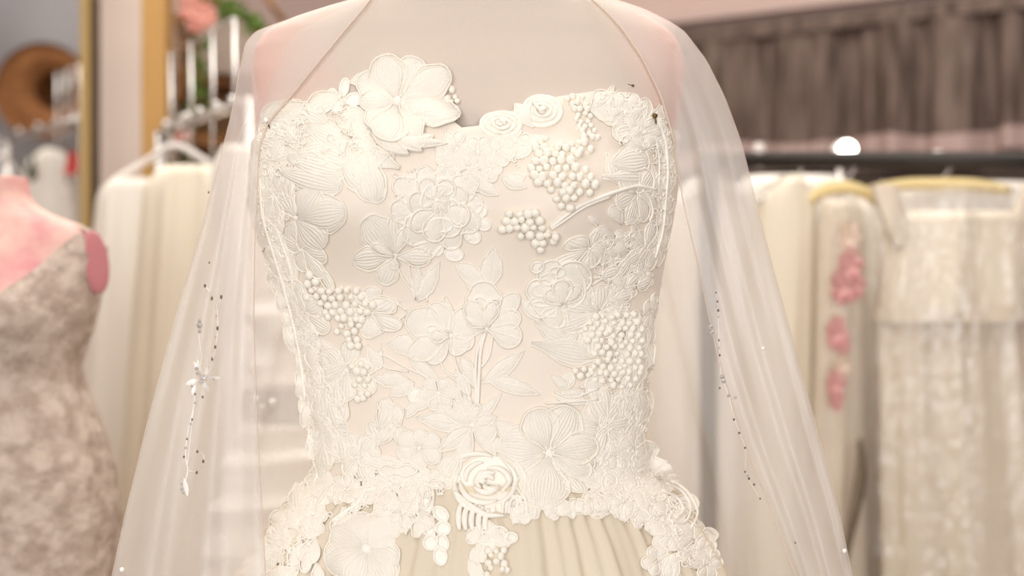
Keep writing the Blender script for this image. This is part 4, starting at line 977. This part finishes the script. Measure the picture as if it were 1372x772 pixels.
gown_on_rail('hanging_gown', 'grey-white organza gown hanging nearest the pink pillar on the left', 2.32,
  [(240, 152, 206), (256, 132, 210), (400, 116, 212), (640, 96, 212), (900, 80, 212), (1380, 70, 212)], .05, WHITEG, 21, 6, .04, .12, group='gowns on the left-hand rack')
gown_on_rail('hanging_gown', 'cream tulle gown in deep soft folds behind the left side of the veil', 2.14,
  [(224, 222, 300), (246, 194, 322), (420, 178, 328), (640, 160, 330), (772, 150, 330), (1100, 130, 336), (1450, 120, 340)], .07, CREAM, 22, 9, .05, .16, group='gowns on the left-hand rack')
gown_on_rail('hanging_gown', 'ivory gown at the near end of the left rack beside the dress form', 1.98,
  [(196, 300, 340), (222, 284, 370), (420, 292, 384), (900, 310, 390), (1400, 320, 400)], .05, SATINW, 23, 6, .04, .1, group='gowns on the left-hand rack')
gown_on_rail('hanging_gown', 'white garment hanging under the straw hat beyond the brass frame', 3.05,
  [(200, 62, 78), (214, 36, 102), (300, 24, 106), (800, 14, 104), (1100, 10, 104)], .05, WHITEG, 24, 6, .04, .1, group=None)
RED = mat('red_card', srgb(206, 60, 56), .6, .05, 30)
p = at(93, 216, 2.97); m = MB(); m.v = [tuple(p + Vector(q)) for q in ((-.012, 0, -.028), (.016, 0, -.026), (.024, 0, .018), (0, 0, .02), (-.012, .003, -.028), (.016, .003, -.026), (.024, .003, .018), (0, .003, .02))]
m.f = [(0, 1, 2, 3), (7, 6, 5, 4), (0, 4, 5, 1), (1, 5, 6, 2), (2, 6, 7, 3), (3, 7, 4, 0)]; tag(m.build('price_tag', RED, smooth=False), 'red card tag on the white garment beyond the brass frame', 'tag')
GREEN = mat('green_leaf', srgb(70, 96, 40), .7, .1, 60, col2=srgb(96, 112, 54), nscale=30, spec=.1)
DKGREEN = mat('dark_green_ribbon', srgb(44, 62, 40), .6)
p = at(43, 224, 2.96); m = MB(); m.tube([p + Vector((0, 0, .03)), p + Vector((.002, 0, .01)), p, p + Vector((0, 0, -.02)), p + Vector((-.004, 0, -.03))], [.002, .005, .009, .01, .004], 8); tag(m.build('ribbon_knot', DKGREEN), 'dark green ribbon knot left of the red tag', 'ribbon')
hanger('plastic_hanger', at(2, 186, 2.9), .05, .05, WPLAS, 'white plastic hanger cut by the left picture edge under the straw hat', .005, .03, .9)

# shelf board, sign and garland beyond the post
TWIG = mat('twig_brown', srgb(150, 104, 62), .8, .4, 60, col2=srgb(116, 78, 44), nscale=40)
BOARD = mat('grey_board', srgb(168, 150, 136), .8, .2, 30)
p = at(300, 62, 2.85); m = MB(); m.box((p.x, 2.85, p.z), (.16, .02, .11)); tag(m.build('sign_board', BOARD, smooth=False), 'plain grey-brown board behind the flower garland', 'board')
sh = empty('wooden_shelf', at(290, 190, 2.95), 'brown wooden shelf unit behind the chrome rack', 'shelf')
for py in (110, 190, 290):
    p = at(290, py, 2.95); m = MB(); m.box((p.x, 2.98, p.z), (.26, .14, .03)); m.build('shelf_board', TWIG, sh, smooth=False)
for px in (232, 352):
    p = at(px, 200, 2.95); m = MB(); m.box((p.x, 2.98, .85), (.025, .14, 1.7)); m.build('side_panel', TWIG, sh, smooth=False)
m = MB(); p = at(290, 0, 2.95); m.box((p.x, 3.055, .85), (.27, .01, 1.7)); m.build('back_panel', mat('shelf_back', srgb(176, 134, 92), .8), sh, smooth=False)
# pink wall patch behind the garland comes from the back wall; the garland itself
gar = empty('flower_garland', at(262, 120, 2.72), 'leafy garland with coral pink flowers and twigs beyond the pine post', 'garland')
for pts in ([(252, -20), (256, 40), (262, 90), (256, 150), (250, 200)], [(240, -10), (290, 4), (330, 26), (350, 50)], [(238, 20), (246, 80), (240, 140)]):
    m = MB(); m.tube([at(q[0], q[1], 2.72) for q in cr(pts, 6)], .009, 7); m.build('twig', TWIG, gar)
LEAFME = []
for k in range(3):
    m = MB(); rows = []
    for i in range(6):
        u = i / 5; w = .30 * math.sin(math.pi * min(.97, u)) ** .8; rows.append([(u, -.12 * u * u + .05 * abs(v), w * v) for v in (-1, 0, 1)])
    m.grid(rows); o = m.build('leaf', GREEN, None, origin=(0, 0, 0)); LEAFME.append(o.data); bpy.data.objects.remove(o)
rr = random.Random(5)
for i in range(120):
    if i < 70: t = rr.random(); x, y = 258 + 10 * math.sin(t * 4) + rr.uniform(-12, 12), -10 + 215 * t
    else: t = rr.random(); x, y = 285 + 70 * t + rr.uniform(-6, 6), -6 + 48 * t + rr.uniform(-10, 12)
    o = place('leaf', LEAFME[i % 3], at(x, y, 2.69 + rr.uniform(-.01, .02)), gar); q = rr.uniform(.015, .025); o.scale = (q, q, q); o.rotation_euler = (rr.uniform(-.5, .5), rr.uniform(0, 6.28), rr.uniform(-.6, .6))
CORAL = mat('coral_petal', srgb(232, 176, 160), .7, .15, 80, col2=srgb(222, 146, 130), nscale=30)
for i, (px, py, r_) in enumerate(((259, 14, .026), (274, 22, .026), (264, 32, .02), (252, 2, .018), (246, 182, .016))): fabric_flower(gar, at(px, py, 2.665), r_, CORAL, 40 + i, 'garland_flower', 8)
p = at(370, 14, 2.7); m = MB(); m.tube([at(356, -6, 2.7), at(366, 10, 2.7), at(380, 28, 2.7)], .006, 8); tag(m.build('wooden_stick', TWIG), 'thin brown wooden stick above the left shoulder of the veil', 'stick')

# ------------------------------------------------------------------ left mannequin in lace
PINKB = mat('pink_form', srgb(206, 142, 142), .9, .3, 120, col2=srgb(224, 190, 174), nscale=16)
YP = 1.62
PB = Tab([(120, 26, .05), (200, 32, .05), (236, 38, .05), (262, 42, .05), (276, 52, .052), (288, 74, .055), (298, 104, .056), (308, 126, .058), (322, 137, .062), (350, 137, .07), (385, 131, .08), (430, 120, .088), (480, 103, .08), (505, 101, .08), (560, 124, .095), (620, 144, .105), (690, 153, .11), (772, 153, .115), (900, 150, .12), (1100, 150, .12), (1500, 160, .14), (1840, 170, .16)], 7)
xpc = px2x(-26, YP)
def pform(t, py, infl):
    r, b = PB(py); a = px2x(r, YP) - xpc + infl; z = at(0, py, YP).z; ct, st = math.cos(t), math.sin(t)
    y = (b + infl) * math.copysign(abs(st) ** .87, st)
    if st < 0:
        for s_ in (-1, 1): y -= .03 * math.exp(-((a * ct - s_ * .06) / .045) ** 2 - ((py - 420) / 60) ** 2)
    return Vector((xpc + a * math.copysign(abs(ct) ** .87, ct), YP + y, z))
pf = empty('pink_dress_form', (xpc, YP, 0), 'pink mottled dress form at the left picture edge', 'dress form')
m = MB(); rows = [[pform(2 * math.pi * k / 80, py, -.004) for k in range(80)] for py in list(range(238, 330, 4)) + list(range(330, 900, 15))]
b = m.grid(rows, True); m.cap(b, 80, True); m.cap(b + 80 * (len(rows) - 1), 80); m.build('torso', PINKB, pf)
c = at(129, 351, YP - .024); m = MB(); rows = []
for q, hh in ((1.0, -.008), (1.0, 0), (.9, .0012), (.5, .0016), (.02, .0018)):
    rows.append([c + Vector((.66, .75, -.12)) * (.0165 * q * math.cos(6.2832 * k / 28)) + Vector((-.1, 0, 1)) * (.035 * q * math.sin(6.2832 * k / 28)) + Vector((.75, -.66, .1)) * hh for k in range(28)])
m.grid(rows, True); m.build('armhole_cap', mat('cap_pink', srgb(184, 118, 120), .9, .2, 90), pf)
m = MB(); m.tube([(xpc, YP, .02), (xpc, YP, .8)], .016, 10); m.build('pole', WOODD, pf)
m = MB(); m.lathe([(.001, 0), (.16, 0), (.16, .02), (.001, .03)], (xpc, YP, 0), 24); m.build('base', WOODD, pf)
lg = empty('lace_gown', (xpc, YP, at(0, 1830, YP).z), 'white lace fitted gown with V neckline on the pink dress form', 'gown')
m = MB(); NP = 120; tp = []
for k in range(NP):
    t = 2 * math.pi * k / NP
    if math.sin(t) < .2:
        py = 330
        for _ in range(8):
            q = pform(t, py, .003); px = 686 + q.x / q.y * F; ax = abs(px + 26)
            ypx = float(np.interp(ax, [0, 26, 66, 104, 138, 144, 150, 158, 166, 174], [415, 392, 366, 334, 302, 298, 300, 312, 392, 396])); z = CAMZ - (ypx - 386) / F * q.y; py = 386 - (z - CAMZ) * F / YP
    else: py = 330
    tp.append(py)
rows = []
for i in range(71):
    u = (i / 70) ** 1.5
    rows.append([pform(2 * math.pi * k / NP, tp[k] + (1830 - tp[k]) * u, .004 + .003 * u * math.sin(9 * 6.283 * k / NP)) for k in range(NP)])
m.grid(rows, True); m.build('gown_body', LACE2, lg)

# ------------------------------------------------------------------ ruched satin gown behind the veil
YR = 1.72
RB = Tab([(300, 372, 500, .06), (385, 334, 536, .085), (430, 336, 534, .09), (500, 336, 534, .085), (545, 326, 540, .09), (600, 306, 560, .1), (680, 286, 580, .11), (760, 270, 596, .12), (1000, 250, 620, .13), (1700, 230, 640, .15)], 10)
def rpt(t, py, ru):
    l, r, b = RB(py); xl, xr = px2x(l, YR), px2x(r, YR); xc = (xl + xr) / 2; a = (xr - xl) / 2
    f = ru * (.0042 * math.sin(py / 9.5 + 1.2 * math.sin(2 * t + py / 60)) + .0016 * math.sin(py / 5 + 3 * t))
    return Vector((xc + (a + f) * math.cos(t), YR + (b + f) * math.sin(t), at(0, py, YR).z))
xr_ = (px2x(334, YR) + px2x(536, YR)) / 2
rf = empty('ivory_dress_form', (xr_, YR, 0), 'plain ivory dress form hidden behind the lace gown', 'dress form')
RT = Tab([(222, 412, 458, .045), (272, 410, 460, .045), (290, 396, 474, .05), (304, 358, 512, .054), (322, 344, 526, .058), (350, 342, 528, .066), (392, 340, 530, .078), (460, 344, 526, .078)], 6)
m = MB(); rows = []
for py in range(222, 460, 5):
    l, r, b_ = RT(py); xl, xr = px2x(l, YR), px2x(r, YR)
    rows.append([((xl + xr) / 2 + (xr - xl) / 2 * math.cos(6.2832 * k / 60), YR + b_ * math.sin(6.2832 * k / 60), at(0, py, YR).z) for k in range(60)])
b = m.grid(rows, True); m.cap(b, 60, True); m.build('torso', SATIN, rf)
m = MB(); m.tube([(xr_, YR, .02), (xr_, YR, at(0, 450, YR).z)], .016, 10); m.build('pole', WOODD, rf)
m = MB(); m.lathe([(.001, 0), (.15, 0), (.15, .02), (.001, .03)], (xr_, YR, 0), 24); m.build('base', WOODD, rf)
rg = empty('ruched_gown', (xr_, YR, at(0, 1690, YR).z), 'white ruched satin gown with jewelled sash seen through the left veil', 'gown')
m = MB(); rows = [[rpt(2 * math.pi * k / 90, py, 1) for k in range(90)] for py in range(388, 800, 3)] + [[rpt(2 * math.pi * k / 90, py, 1) for k in range(90)] for py in range(800, 1690, 20)]
m.grid(rows, True); m.build('gown_body', SATINW, rg)
SASH = mat('silver_sash', srgb(196, 188, 178), .35, .8, 200, metal=.2, bdist=.004)
m = MB(); rows = []
for py in (522, 526, 534, 545, 552, 556):
    rows.append([(xr_ + (p.x - xr_) * 1.04, YR + (p.y - YR) * 1.06, p.z) for p in (rpt(2 * math.pi * k / 90, py, 0) for k in range(90))])
m.grid(rows, True); sa_ = m.build('sash', SASH, rg)
for px, py, r_ in ((364, 541, .006), (342, 536, .004), (386, 538, .004), (404, 545, .004), (352, 546, .003), (376, 534, .003)):
    p = at(px, py, YR - .085); m = MB(); m.ball(p, r_, 8, 6); m.build('jewel', CRYST, sa_, smooth=False)
